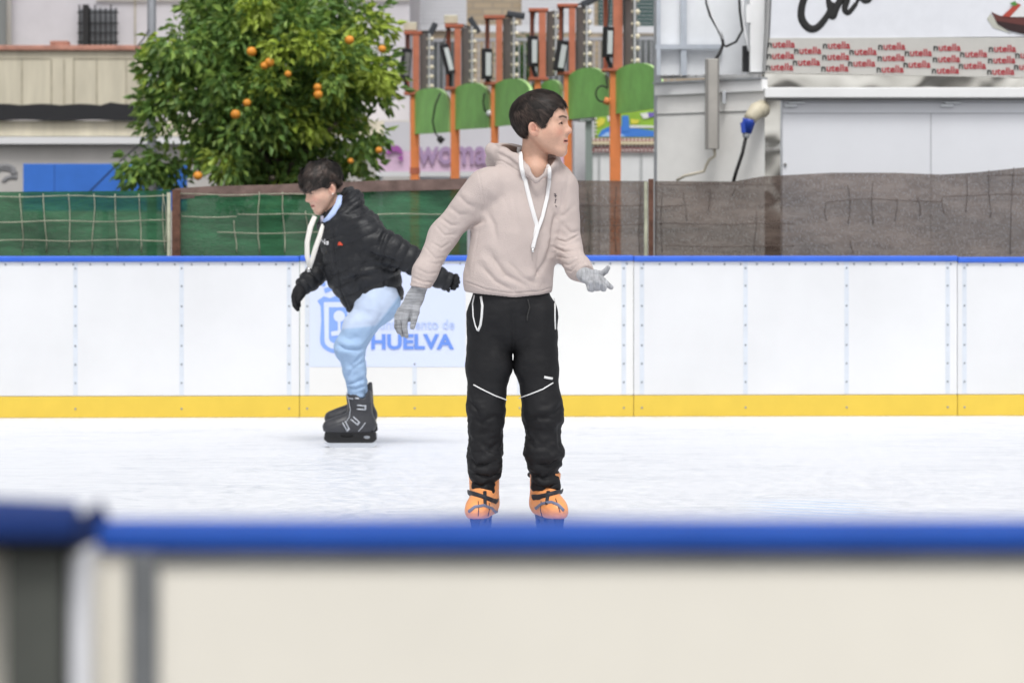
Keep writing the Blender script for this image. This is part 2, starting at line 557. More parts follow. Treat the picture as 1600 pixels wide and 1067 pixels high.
M_ink_light = mat('ink_lighter', (0.62, 0.71, 0.92), 0.4)

TH = math.atan(0.034)
XD = Vector((math.cos(TH), math.sin(TH), 0)); ND = Vector((math.sin(TH), -math.cos(TH), 0))


def bX(px):             # photo column -> X on the far barrier's face
    k = (px - 800.0) / F
    return k * 18.60 / (1 - 0.034 * k)


def bp_(px, py, off=0.0):
    X = bX(px); Y = boardY(X)
    p = W(px, py, Y)
    return p + ND * off


_sq = MB(); _sq.ball((0, 0, 0), 0.0068, 8, sz=(1, 0.4, 1))
_sc = _sq.build('screw', M_screw); screw_me = _sc.data; bpy.data.objects.remove(_sc)
def screw(loc, parent):
    o = bpy.data.objects.new('screw', screw_me); COL.objects.link(o); o.parent = parent; o.location = loc
labels = ['white rink barrier section one beyond the left edge of the picture, left of the others', 'white rink barrier section at the left edge of the rink, behind the skater in black',
          'white rink barrier section carrying the blue city sticker behind both skaters',
          'white rink barrier section to the right of the skater in the beige hoodie',
          'white rink barrier section at the far right edge of the rink']
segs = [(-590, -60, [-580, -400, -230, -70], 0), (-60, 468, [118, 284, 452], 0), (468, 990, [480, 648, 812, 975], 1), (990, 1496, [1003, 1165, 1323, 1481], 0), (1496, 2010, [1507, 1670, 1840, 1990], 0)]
for i, (a, b, strips, warm) in enumerate(segs):
    xa, xb = bX(a) + 0.0015, bX(b) - 0.0015
    org = Vector((xa, boardY(xa), 0))
    t = empty('rink_barrier', org, TH, labels[i], 'barrier', 'white sections of the far rink barrier')
    L = (xb - xa) / math.cos(TH)
    top = [0.965, 0.965, 0.968, 0.965, 0.958][i]
    inv = wm(t)
    def bx(lo, hi, name, m, bev=0.0):
        q = MB(); q.box(lo, hi, M=inv); return q.build(name, m, t, bev)
    bx((0, 0, 0.135), (L, 0.02, top), 'panel', M_warm if warm else M_white, 0.002)
    bx((0, -0.004, 0.001), (L, 0.02, 0.132), 'kick_plate', M_yellow, 0.003)
    bx((-0.0008, -0.018, top + 0.001), (L + 0.0008, 0.075, top + 0.036), 'cap_rail', M_blue, 0.008)
    q = MB()
    for z in (0.10, 0.5, 0.90): q.box((0.01, 0.022, z), (L - 0.01, 0.06, z + 0.04), M=inv)
    for px in strips:
        x = bX(px) - xa
        q.box((x - 0.02, 0.0225, 0.0), (x + 0.02, 0.065, top), M=inv)
    q.build('frame', M_steel, t)
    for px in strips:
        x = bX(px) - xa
        st = bx((x - 0.014, -0.0012, 0.14), (x + 0.014, 0.001, top - 0.002), 'post_shadow_strip', M_strip)  # strip coloured as the frame post's shadow showing through the plastic
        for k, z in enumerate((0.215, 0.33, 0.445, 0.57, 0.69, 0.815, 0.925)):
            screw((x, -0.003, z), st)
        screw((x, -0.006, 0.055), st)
    n = int(L / 0.1)
    for k in range(n):
        screw((0.06 + k * (L - 0.1) / (n - 1), -0.002, top - 0.016), t)
    if i == 2:
        st = MB()
        o1, o2 = bp_(484, 573, 0.0022), bp_(727, 573, 0.0022)
        h = (573 - 412) * 18.6 / F
        Z = Vector((0, 0, h))
        st.prism([o1, o2, o2 + Z, o1 + Z], -ND * 0.0008)
        sticker = st.build('sticker', M_sticker, t)
        tx = MB()
        put_text(tx, 'HUELVA', bp_(580, 546, 0.004), (709 - 580) * 18.6 / F, 24 * 18.6 / F, XD, ND, 0, bold=0.035)
        put_text(tx, 'Ayuntamiento de', bp_(570, 519, 0.004), (710 - 570) * 18.6 / F, 20 * 18.6 / F, XD, ND, 1, bold=0.004)
        tx.build('lettering', [M_ink, M_ink_mid], sticker)
        # the blue coat of arms: crown, shield with a border, a tree and its ground
        em = MB()
        def poly(pts, off, mi):
            em.prism([bp_(x, y, off) for x, y in pts], ND * 0.0006, mi)
        def arc(cx, cy, rx, ry, a0, a1, n=12):
            return [(cx + rx * math.cos(math.radians(a0 + (a1 - a0) * k / n)), cy + ry * math.sin(math.radians(a0 + (a1 - a0) * k / n))) for k in range(n + 1)]
        sh = [(496, 470), (506, 463), (516, 466), (528, 461), (540, 466), (550, 463), (560, 470), (555, 478), (554, 500), (556, 530)] + arc(528, 532, 28, 20, 0, 180, 14)[1:-1] + [(500, 530), (502, 500), (501, 478)]
        poly(sh, 0.004, 0)
        inn = [(506, 472), (550, 472), (549, 532)] + arc(528, 532, 21, 14, 0, 180, 12)[1:-1] + [(507, 532)]
        poly(inn, 0.0052, 2)
        inn2 = [(514, 480), (543, 480), (542, 528)] + arc(528, 528, 14, 9, 0, 180, 10)[1:-1] + [(514, 528)]
        poly(inn2, 0.0064, 0)
        poly(arc(530, 494, 9, 9, 0, 350, 14), 0.0076, 2)
        poly([(528, 500), (532, 500), (532, 522), (528, 522)], 0.0078, 2)
        poly([(517, 518), (541, 514), (540, 522), (518, 525)], 0.0081, 2)
        poly([(509, 480), (512, 480), (512, 528), (509, 528)], 0.0064, 1)
        poly([(545, 480), (548, 480), (548, 528), (545, 528)], 0.0064, 1)
        poly([(508, 458), (526, 451), (544, 456), (546, 450), (526, 444), (506, 451)], 0.004, 0)
        for cx, cy in ((505, 443), (514, 437), (524, 432), (535, 434), (545, 440)):
            poly(arc(cx, cy, 4.2, 4.5, 0, 330, 10), 0.004, 0)
        poly([(510, 449), (508, 440), (516, 446), (524, 436), (530, 446), (540, 440), (542, 449)], 0.005, 1)
        em.build('emblem', [M_ink_pale, M_ink_light, M_sticker], sticker)

# ------------------------------------------------------------ near barrier, out of focus in front
M_cream = mat('board_back_cream', (0.90, 0.86, 0.77), 0.5, var=0.04, scale=3)
M_nearblue = mat('near_cap_blue', (0.020, 0.088, 0.42), 0.6, spec=0.2, var=0.08, scale=8)
M_blue_shaded = mat('near_cap_blue_shaded', (0.016, 0.040, 0.17), 0.75, spec=0.15, var=0.1, scale=8)  # cap blue darkened in the colour, for the corner turned from the light
M_post = mat('near_post_steel', (0.20, 0.21, 0.22), 0.5, metal=0.3, var=0.15, scale=14)
M_postd = mat('near_post_dark', (0.085, 0.09, 0.08), 0.6, var=0.15, scale=14)
NY = 2.0
s_ = NY / F
t = empty('rink_barrier', W(1000, 0, NY) * 1.0, 0, 'blurred near rink barrier with bright blue cap rail across the foreground', 'barrier', 'barrier sections nearest the camera')
t.location.z = 0
q = MB(); q.box(((148 - 800) * s_, NY - 0.012, 0.982), (1.6, NY + 0.055, 0.998)); q.build('cap_rail', M_nearblue, t, 0.004)
q = MB(); q.box(((140 - 800) * s_, NY - 0.004, 0.02), (1.6, NY + 0.008, 0.981)); q.build('panel', M_cream, t)
q = MB(); q.box(((202 - 800) * s_, NY - 0.0105, 0.02), ((250 - 800) * s_, NY - 0.0045, 0.981)); q.build('post', M_post, t, 0.002)
q = MB(); q.box(((250 - 800) * s_ + .001, NY - 0.008, 0.974), (1.6, NY - 0.0045, 0.9812))
q.box(((250 - 800) * s_ + .001, NY - 0.008, 0.40), (1.6, NY - 0.0045, 0.43)); q.build('frame_rail', M_post, t)
q = MB(); q.box((-0.30, NY + 0.056, 0.005), (1.6, NY + 0.075, 0.981)); q.v = [(x if x > 0 else (140 - 800) * s_, y, z) for x, y, z in q.v]
q.build('rink_side_panel', M_white, t)
# the corner piece turning towards the camera at the left
t = empty('rink_barrier', (W(60, 0, 1.8).x, 1.9, 0), 0, 'blurred near rink barrier corner with shaded blue cap at the bottom left', 'barrier', 'barrier sections nearest the camera')
YC = 1.93
s2 = YC / F
q = MB()
pts = [(-0.62, 1.90), (W(118, 0, 1.90).x, 1.90), (W(126, 0, 1.94).x, 1.94), (W(124, 0, 1.99).x, 1.99), (-0.62, 2.14)]
q.prism([Vector((x, y, 0.9985)) for x, y in pts], (0, 0, 0.017)); q.build('cap_rail', M_blue_shaded, t, 0.003)
q = MB()
xa, xb = W(118.3, 0, 1.9).x, W(156, 0, NY).x
q.add([(xa, 1.901, 0.9983), (xb, NY - 0.014, 0.9815), (xb, NY - 0.014, 0.9985), (xa, 1.901, 1.0158),
       (xa, 2.02, 0.9983), (xb, NY + 0.053, 0.9815), (xb, NY + 0.053, 0.9985), (xa, 2.02, 1.0158)],
      [(0, 1, 2, 3), (5, 4, 7, 6), (3, 2, 6, 7), (1, 0, 4, 5), (4, 0, 3, 7), (1, 5, 6, 2)])
q.build('cap_joint', M_blue_shaded, t, 0.003)
q = MB(); q.box((-0.62, YC + 0.04, 0.02), (W(136, 0, YC).x, YC + 0.05, 0.989)); q.build('panel', M_cream, t)
q = MB(); q.box((-0.62, YC - 0.012, 0.990), (W(128, 0, YC).x, YC + 0.06, 0.998)); q.build('underside_shade', mat('underside_shade_black', (0.02, 0.02, 0.022), 0.7), t)  # black strip painted in as the shade of the gap below the cap
q = MB(); q.box(((12 - 800) * s2, YC - 0.01, 0.02), ((100 - 800) * s2, YC + 0.035, 0.9895)); q.build('post', M_postd, t, 0.002)
q = MB(); q.box(((108 - 800) * s2, YC + 0.0, 0.02), ((137 - 800) * s2, YC + 0.036, 0.9895)); q.build('edge_profile', mat('white_profile', (0.86, 0.87, 0.92), 0.3), t, 0.003)
# ------------------------------------------------------------ mesh fence with netting
def netting(name, color, c2, transp, rough=0.85):
    m = mat(name, color, rough, var_color=c2, scale=5.0, stretch=(1, 1, 4), bump=0.6, bscale=30)
    nt = m.node_tree; N, L = nt.nodes, nt.links; bs = N['Principled BSDF']
    tc = N.new('ShaderNodeTexCoord')
    nz = N.new('ShaderNodeTexNoise'); nz.inputs['Scale'].default_value = 150; nz.inputs['Detail'].default_value = 3
    mp = N.new('ShaderNodeMapping'); mp.inputs['Scale'].default_value = (0.8, 1, 0.35)
    L.new(tc.outputs['Object'], mp.inputs['Vector']); L.new(mp.outputs['Vector'], nz.inputs['Vector'])
    r = N.new('ShaderNodeMapRange'); r.inputs['From Min'].default_value = 0.45; r.inputs['From Max'].default_value = 0.62
    r.inputs['To Min'].default_value = 1 - transp * 0.5; r.inputs['To Max'].default_value = 1 - transp
    L.new(nz.outputs['Fac'], r.inputs['Value']); L.new(r.outputs['Result'], bs.inputs['Alpha'])
    return m

M_green = netting('green_netting', (0.016, 0.092, 0.038), (0.030, 0.150, 0.066), 0.12)
M_brown = netting('brown_netting', (0.080, 0.054, 0.043), (0.150, 0.113, 0.093), 0.25)
M_rust = mat('rust', (0.13, 0.062, 0.042), 0.85, var=0.35, scale=25, bump=0.3)
M_wire = mat('pale_wire', (0.36, 0.37, 0.28), 0.7, var=0.3, scale=8)
M_wired = mat('dark_wire', (0.10, 0.075, 0.065), 0.8, var=0.3, scale=8)
M_brown_strip = mat('fence_strip', (0.17, 0.115, 0.10), 0.85, var=0.3, scale=10)
FY = 19.45


def topline(px):
    return float(np.interp(px, [-640, 0, 120, 240, 330, 420, 480, 600, 730, 905, 1000, 1146, 1190, 1300, 1400, 1470, 1520, 1600, 1760],
                           [303, 300, 299, 298, 292, 290, 287, 283, 280, 282, 283, 284, 276, 270, 270, 273, 270, 262, 255]))


def netY(px, z):
    return FY + 0.028 * math.sin(px * 0.021 + 1) * math.sin(z * 3 + px * 0.004) + 0.016 * math.sin(px * 0.058 + z * 5) + 0.010 * math.sin(z * 19 + px * 0.012)


def fence_section(a, b, m, label, wires, post=None, strip=False, dark=False, drop=0):
    t = empty('mesh_fence', (W(a, 350, FY).x, FY, 0), 0, label, 'fence', 'netting fence behind the rink')
    s = FY / F
    cols = list(np.arange(a, b + 0.01, 6.0)); rows = 26
    vs, fs = [], []
    for i, px in enumerate(cols):
        zt = CAMZ - (topline(px) + drop - HY) * s
        for j in range(rows + 1):
            z = 0.03 + (zt - 0.03) * j / rows
            vs.append(Vector(((px - 800) * s, netY(px, z), z)))
    for i in range(len(cols) - 1):
        for j in range(rows):
            k = i * (rows + 1) + j
            fs.append((k, k + rows + 1, k + rows + 2, k + 1))
    q = MB(); q.add(vs, fs, 0, True)
    o = q.build('netting', m, t)
    if strip:
        q = MB(); pts = []
        for i, px in enumerate(cols):
            zt = CAMZ - (topline(px) - HY) * s
            pts.append((px, zt))
        vs, fs = [], []
        for px, zt in pts:
            vs += [Vector(((px - 800) * s, netY(px, zt) - 0.012, zt - (drop + 3) * s)), Vector(((px - 800) * s, netY(px, zt) - 0.012, zt + 0.004))]
        for i in range(len(pts) - 1): fs.append((2 * i, 2 * i + 2, 2 * i + 3, 2 * i + 1))
        q.add(vs, fs, 0, True); q.build('top_band', M_brown_strip, t)
    # the wire mesh in front of the netting, bent here and there
    wq = MB()
    rnd = random.Random(int(a) + 5)
    for (px, y0, y1) in wires[0]:
        ph = rnd.random() * 6; pts = []
        for k in range(9):
            y = y0 + (y1 - y0) * k / 8
            x = px + 2.0 * math.sin(ph + k * 0.5) + (k - 4) * rnd.uniform(-0.15, 0.3)
            z = CAMZ - (y - HY) * s
            pts.append(Vector(((x - 800) * s, netY(x, z) - 0.016, z)))
        wq.tube(pts, 0.0027 if dark else 0.0034, 5)
    for (y, x0, x1, sag) in wires[1]:
        n = max(4, int((x1 - x0) / 14)); pts = []; ph = rnd.random() * 6
        for k in range(n + 1):
            x = x0 + (x1 - x0) * k / n
            yy = y + sag * math.sin(math.pi * k / n) + 1.1 * math.sin(ph + x * 0.04)
            z = CAMZ - (yy - HY) * s
            pts.append(Vector(((x - 800) * s, netY(x, z) - 0.02, z)))
        wq.tube(pts, 0.0027 if dark else 0.0034, 5)
    wq.build('wire_mesh', M_wired if dark else M_wire, t)
    if post:
        q = MB(); p0, p1 = W(post[0], 0, FY - 0.05), W(post[1], 0, FY - 0.05)
        q.box((p0.x, FY - 0.07, 0), (p1.x, FY - 0.045, CAMZ - (post[2] - HY) * s)); q.build('post', M_rust, t, 0.003)
        if len(post) > 3:
            q = MB(); c = W(post[0] - 4, 0, FY); q.tube([(c.x, FY - 0.04, 0), (c.x, FY - 0.04, CAMZ - (post[2] + 4 - HY) * s)], 0.013, 8); q.build('pole', M_wire, t)
    return t


v1 = [(x, 303, 394) for x in range(-632, 262, 37)] + [(258, 303, 380)]
fence_section(-640, 268, M_green, 'green netting fence with pale wire grid at the left edge, left of the rusty post',
              (v1, [(307, -630, 262, 0), (345, -630, 262, 2), (376, -630, 268, 0)]), (269, 282, 297, 1))
v2 = [(405, 300, 394), (443, 300, 394), (368, 345, 394), (480, 330, 394)]
fence_section(274, 732, M_green, 'green netting fence between the rusty post and the taller skater',
              (v2, [(304, 282, 475, 0), (334, 372, 700, 2), (364, 340, 560, 0), (338, 285, 370, 3)]), None, strip=True, drop=13)
v3 = [(x, 292, 394) for x in (742, 780, 818, 856, 920, 962, 1000)]
fence_section(735, 1012, M_brown, 'brown netting fence behind the taller skater, left of the slim rusty pole',
              (v3, [(320, 735, 1005, 3), (352, 735, 1005, 0)]), (1013, 1021, 280, 1), dark=True)
v4 = [(1034, 300, 394), (1070, 300, 345), (1108, 296, 330), (1146, 292, 306), (1180, 330, 394), (1290, 318, 345), (1326, 290, 350), (1363, 285, 350), (1400, 310, 345), (1436, 308, 338), (1472, 308, 334),
      (1509, 275, 332), (1545, 266, 340), (1580, 262, 398), (1330, 375, 396), (1620, 255, 398), (1660, 255, 398)]
fence_section(1023, 1760, M_brown, 'brown semi-transparent netting fence with rusty wires in front of the white kiosk',
              (v4, [(322, 1025, 1066, 0), (316, 1290, 1470, -4), (306, 1470, 1760, -1), (288, 1030, 1220, 1), (350, 1030, 1240, 0), (385, 1040, 1240, 0), (276, 1540, 1760, -4)]), None, dark=True)

# ------------------------------------------------------------ orange tree
TY = 27.0
def make_tree():
    base = W(425, 0, TY); base.z = -0.03
    t = empty('orange_tree', base, 0, 'leafy orange tree with ripe oranges behind the green fence', 'tree')
    bark = mat('bark', (0.12, 0.10, 0.075), 0.9, var=0.3, scale=20, bump=0.6)
    r = random.Random(3)
    q = MB()
    q.tube([base, base + Vector((0.03, 0, 0.6)), base + Vector((-0.02, 0.03, 1.25)), base + Vector((0.05, 0, 1.9))], [0.13, 0.11, 0.10, 0.07], 10)
    limbs = []
    for k in range(11):
        a = k * 2.4; z0 = 1.15 + 0.07 * k
        p0 = base + Vector((0, 0, z0)); L = r.uniform(0.5, 0.72)
        p1 = p0 + Vector((math.cos(a) * L * 0.45, math.sin(a) * L * 0.45, 0.35)); p2 = p0 + Vector((math.cos(a) * L, math.sin(a) * L, r.uniform(0.3, 1.0)))
        q.tube([p0, p1, p2], [0.05, 0.035, 0.015], 7)
    q.build('trunk', bark, t)
    # leaf clumps through the crown's volume
    cen = W(425, 120, TY); V = []; Fc = []; C = []
    R = (1.20, 1.05, 1.22)
    clumps = []
    tries = 0
    while len(clumps) < 400 and tries < 9000:
        tries += 1
        u = Vector((r.gauss(0, 1), r.gauss(0, 1), r.gauss(0, 1))).normalized()
        rad = r.uniform(0.15, 1.0) ** 0.6
        lump = 1 + 0.13 * math.sin(5 * math.atan2(u.y, u.x) + 4 * u.z) + 0.09 * math.sin(7 * u.z + 2 * u.x)
        p = cen + Vector((u.x * R[0], u.y * R[1], u.z * R[2])) * rad * lump
        if p.z < base.z + 1.42: continue
        if p.y < cen.y - 1.2: continue
        qx = 800 + p.x * F / p.y; qy = HY + (CAMZ - p.z) * F / p.y
        if qx < np.interp(qy, [-60, 0, 30, 60, 85, 130, 200, 250], [345, 312, 292, 272, 250, 256, 262, 268]): continue
        if qx > np.interp(qy, [-60, 0, 60, 170, 250], [560, 590, 612, 618, 590]): continue
        clumps.append((p, rad, u))
    for k in range(9):           # the low branch reaching out to the left
        x = 207 + k * 8; clumps.append((W(x, 262 + 9 * math.sin(k), TY - 0.3 + 0.03 * k), 1, Vector((-1, 0, -0.2))))
    for k in range(12):
        clumps.append((W(246 + r.uniform(-8, 8), 75 + k * 11, TY - 0.2), 1, Vector((-1, 0, 0))))
    for p, rad, u in clumps:
        n = r.randint(45, 80); sz = r.uniform(0.12, 0.22)
        young = r.random() < (0.30 if u.x > -0.2 else 0.08)
        droop = r.uniform(0.25, 0.9)
        for _ in range(n):
            d = Vector((r.gauss(0, 1), r.gauss(0, 1), r.gauss(0, 0.8))).normalized()
            c = p + d * sz * (r.random() ** 0.5)
            ax = (d * 0.8 + Vector((0, 0, -droop)) + u * 0.3 + Vector((r.gauss(0, .3), r.gauss(0, .3), r.gauss(0, .3)))).normalized()
            sd = ax.cross(Vector((r.gauss(0, 1), r.gauss(0, 1), r.gauss(0, 1)))).normalized()
            up = sd.cross(ax)
            L = r.uniform(0.05, 0.13); w = L * r.uniform(0.2, 0.29)
            b = len(V)
            V += [c, c + ax * L * 0.45 + sd * w + up * w * 0.5, c + ax * L - up * 0.01, c + ax * L * 0.45 - sd * w + up * w * 0.5]
            Fc += [(b, b + 1, b + 2), (b, b + 2, b + 3)]
            g = r.uniform(0.7, 1.35)
            if young: col = (0.36 * g, 0.46 * g, 0.07 * g)
            else: col = (0.13 * g, 0.235 * g, 0.058 * g) if r.random() < 0.6 else (0.25 * g, 0.37 * g, 0.080 * g)
            C += [col] * 4
    leafm = mat('orange_leaf', (0.05, 0.12, 0.02), 0.5, attr='col', spec=0.4)
    bs = leafm.node_tree.nodes['Principled BSDF']
    bs.inputs['Transmission Weight'].default_value = 0.0
    nt = leafm.node_tree; tr = nt.nodes.new('ShaderNodeBsdfTranslucent'); ms = nt.nodes.new('ShaderNodeMixShader')
    ms.inputs[0].default_value = 0.30
    vc = [n for n in nt.nodes if n.type == 'VERTEX_COLOR'][0]
    nt.links.new(vc.outputs['Color'], tr.inputs['Color'])
    out = nt.nodes['Material Output']
    nt.links.new(bs.outputs[0], ms.inputs[1]); nt.links.new(tr.outputs[0], ms.inputs[2]); nt.links.new(ms.outputs[0], out.inputs['Surface'])
    np_mesh('crown', np.array([tuple(v) for v in V]), np.array(Fc), leafm, t, color=np.array(C), smooth=False)
    om = mat('orange_peel', (0.74, 0.29, 0.035), 0.5, var=0.12, scale=9, bump=0.15, bscale=200)
    for (px, py, rr) in ((393, 81, 8.5), (421, 98, 8.5), (413, 103, 7), (546, 63, 8), (497, 148, 8), (496, 137, 7), (386, 161, 7), (368, 179, 8.5), (450, 116, 6), (309, 275, 8), (597, 77, 7), (592, 235, 6), (548, 252, 5)):
        c = W(px, py, TY - 1.14 if 240 < px < 600 else TY - 0.6)
        q = MB(); q.ball(c, rr * 0.92 * (TY - 1.2) / F, 14, sz=(1, 1, 0.95));
        o = q.build('orange', om, t)
make_tree()

# ------------------------------------------------------------ far left house with parapet
def house_left():
    Y = 34.0
    b = empty('house', W(60, 0, Y), 0, 'pale terraced house with cream parapet and barred window at the far left', 'house')
    b.location.z = 0
    lil = mat('render_lilac', (0.60, 0.58, 0.62), 0.85, var=0.06, scale=1.5, bump=0.1)
    crm = mat('render_cream', (0.62, 0.57, 0.45), 0.85, var=0.12, scale=2.0, stretch=(3, 1, 0.4), bump=0.1)
    grim = mat('grime', (0.42, 0.38, 0.29), 0.9, var=0.2)
    terr = mat('terracotta', (0.50, 0.25, 0.19), 0.85, var=0.2, scale=9)
    gry = mat('wall_grey', (0.52, 0.50, 0.48), 0.85, var=0.10, scale=1.2)
    wht = mat('ledge_white', (0.74, 0.74, 0.75), 0.7)
    blk = mat('tarpaulin_black', (0.022, 0.022, 0.025), 0.7, bump=0.4, bscale=9)
    def pb(name, x0, y0, x1, y1, d, m, dy=0.0, parent=b, bev=0):
        q = MB(); q.pbox((x0, y0), (x1, y1), Y + dy, d); return q.build(name, m, parent, bev)
    pb('wall', -700, -320, 640, 500, 4.0, lil, 1.6)                 # upper storey, set back behind the terrace
    pb('lower_wall', -700, 226, 640, 515, 1.50, gry, 0.08)
    pb('ledge', -700, 214, 640, 225, 1.58, wht, -0.05)
    pb('band', -700, 189, 640, 213, 1.50, crm, 0.05)
    pb('parapet', -700, 79, 232, 165, 0.25, crm, 0.0)
    q = MB()
    for x in (33, 79, 99, 114, 150, 196): q.pbox((x, 93), (x + 2.2, 163), Y - 0.006, 0.004)
    q.pbox((-700, 91), (78, 93), Y - 0.006, 0.004); q.pbox((114, 91), (232, 93), Y - 0.006, 0.004)
    q.build('parapet_grooves', grim, b)
    pb('coping', -700, 71, 232, 79, 0.34, terr, -0.05, bev=0.01)
    pb('cap', 78, 64, 106, 71.3, 0.2, terr, 0.0, bev=0.01)
    q = MB(); n = 60; pts = []
    up = [W(-700 + k * 935 / n, 165 - 2.5 * abs(math.sin(k * 0.8)) - (3 if k in (29, 56) else 0), Y - 0.02) for k in range(n + 1)]
    dn = [W(-700 + k * 935 / n, 188 + 1.2 * math.sin(k * 0.9), Y - 0.02) for k in range(n + 1)]
    q.prism(up + dn[::-1], (0, 0.15, 0)); q.build('tarpaulin', blk, b)
    # window with bars
    w = pb('window', 125, 15, 181, 70, 0.05, mat('window_dark', (0.20, 0.21, 0.23), 0.3), 1.58)
    q = MB()
    for k in range(8): x = 124 + k * 8.2; p = W(x, 13 if k % 3 else 8, Y + 1.5); p2 = W(x, 76, Y + 1.5); q.bar(p, p2, 0.018)
    for y in (20, 37, 52, 66): q.bar(W(121, y, Y + 1.49), W(185, y, Y + 1.49), 0.018)
    q.bar(W(134, 8, Y + 1.45), W(134, 76, Y + 1.45), 0.07)
    q.build('grille', mat('iron_black', (0.02, 0.02, 0.022), 0.5), w)
    pb('corner_strip', -700, -320, 9, 75, 0.1, mat('wall_dark_grey', (0.22, 0.23, 0.23), 0.85), 1.46)  # darker grey slab over the left end of the upper wall
    q = MB(); q.tube([W(14, -300, Y + 1.4), W(14, 75, Y + 1.4)], 0.03, 8); q.build('downpipe', wht, b)
    # grey painted swirl on the lower wall
    q = MB()
    def sw(cx, cy, r0, a0, a1, wd):
        pts = [W(cx + r0 * math.cos(math.radians(a0 + (a1 - a0) * k / 12)), cy + r0 * 0.6 * math.sin(math.radians(a0 + (a1 - a0) * k / 12)), Y + 0.075) for k in range(13)]
        q.tube(pts, wd, 6, flat=0.25, flatdir=Vector((0, 1, 0)))
    sw(8, 268, 14, 150, 400, 0.035); sw(4, 280, 26, 190, 330, 0.025); sw(20, 285, 14, 180, 300, 0.03)
    q.build('graffiti', mat('paint_grey', (0.25, 0.25, 0.26), 0.8), b)
    q = MB(); q.pbox((150, 0), (640, 1), Y + 1.56, 0.03)
    q.pbox((210, -300), (211.5, 70), Y + 1.57, 0.03)
    q.build('wall_joint', grim, b)
house_left()

t = empty('hoarding', W(100, 0, 31.5), 0, 'plain blue hoarding board between the cream house and the fence', 'hoarding'); t.location.z = 0
q = MB(); q.pbox((36, 256), (292, 330), 31.5, 0.05); q.build('board', mat('hoarding_blue', (0.04, 0.17, 0.62), 0.5, var=0.08, scale=3), t, 0.004)
q = MB()
for x in (60, 160, 270): q.pbox((x, 270), (x + 8, 532), 31.56, 0.06)
q.build('post', M_steel, t)
q = MB(); q.pbox((84, 257), (86, 329), 31.497, 0.004); q.build('seam', mat('seam_blue', (0.03, 0.12, 0.45), 0.6), t)

t = empty('lamp_post', W(237, 0, 29), 0, 'slim grey lamp post rising behind the left of the orange tree', 'lamp post'); t.location.z = 0
q = MB(); q.tube([W(237, -260, 29), W(237, 150, 29), W(237, 546, 29)], [0.040, 0.045, 0.055], 12); q.build('pole', mat('pole_grey', (0.30, 0.31, 0.34), 0.5, metal=0.3), t)
q = MB(); q.tube([W(237, 539, 29), W(237, 548, 29)], [0.13, 0.14], 12); q.build('base', M_steel, t)
q = MB(); q.tube([W(237, -250, 29), W(237, -275, 28.6), W(237, -268, 28.2)], [0.035, 0.03, 0.03], 8); q.ball(W(237, -262, 28.1), 0.12, 12, sz=(1, 2, .6)); q.build('lamp_head', M_steel, t)
q = MB(); q.tube([W(232, 48, 28.95), W(225, 60, 30), W(214, 74, 33.9)], 0.008, 5); q.tube([W(236, 210, 29), W(190, 250, 29.8), W(140, 300, 31)], 0.008, 5)
q.build('cable', mat('cable_dark', (0.05, 0.05, 0.06), 0.6), t)

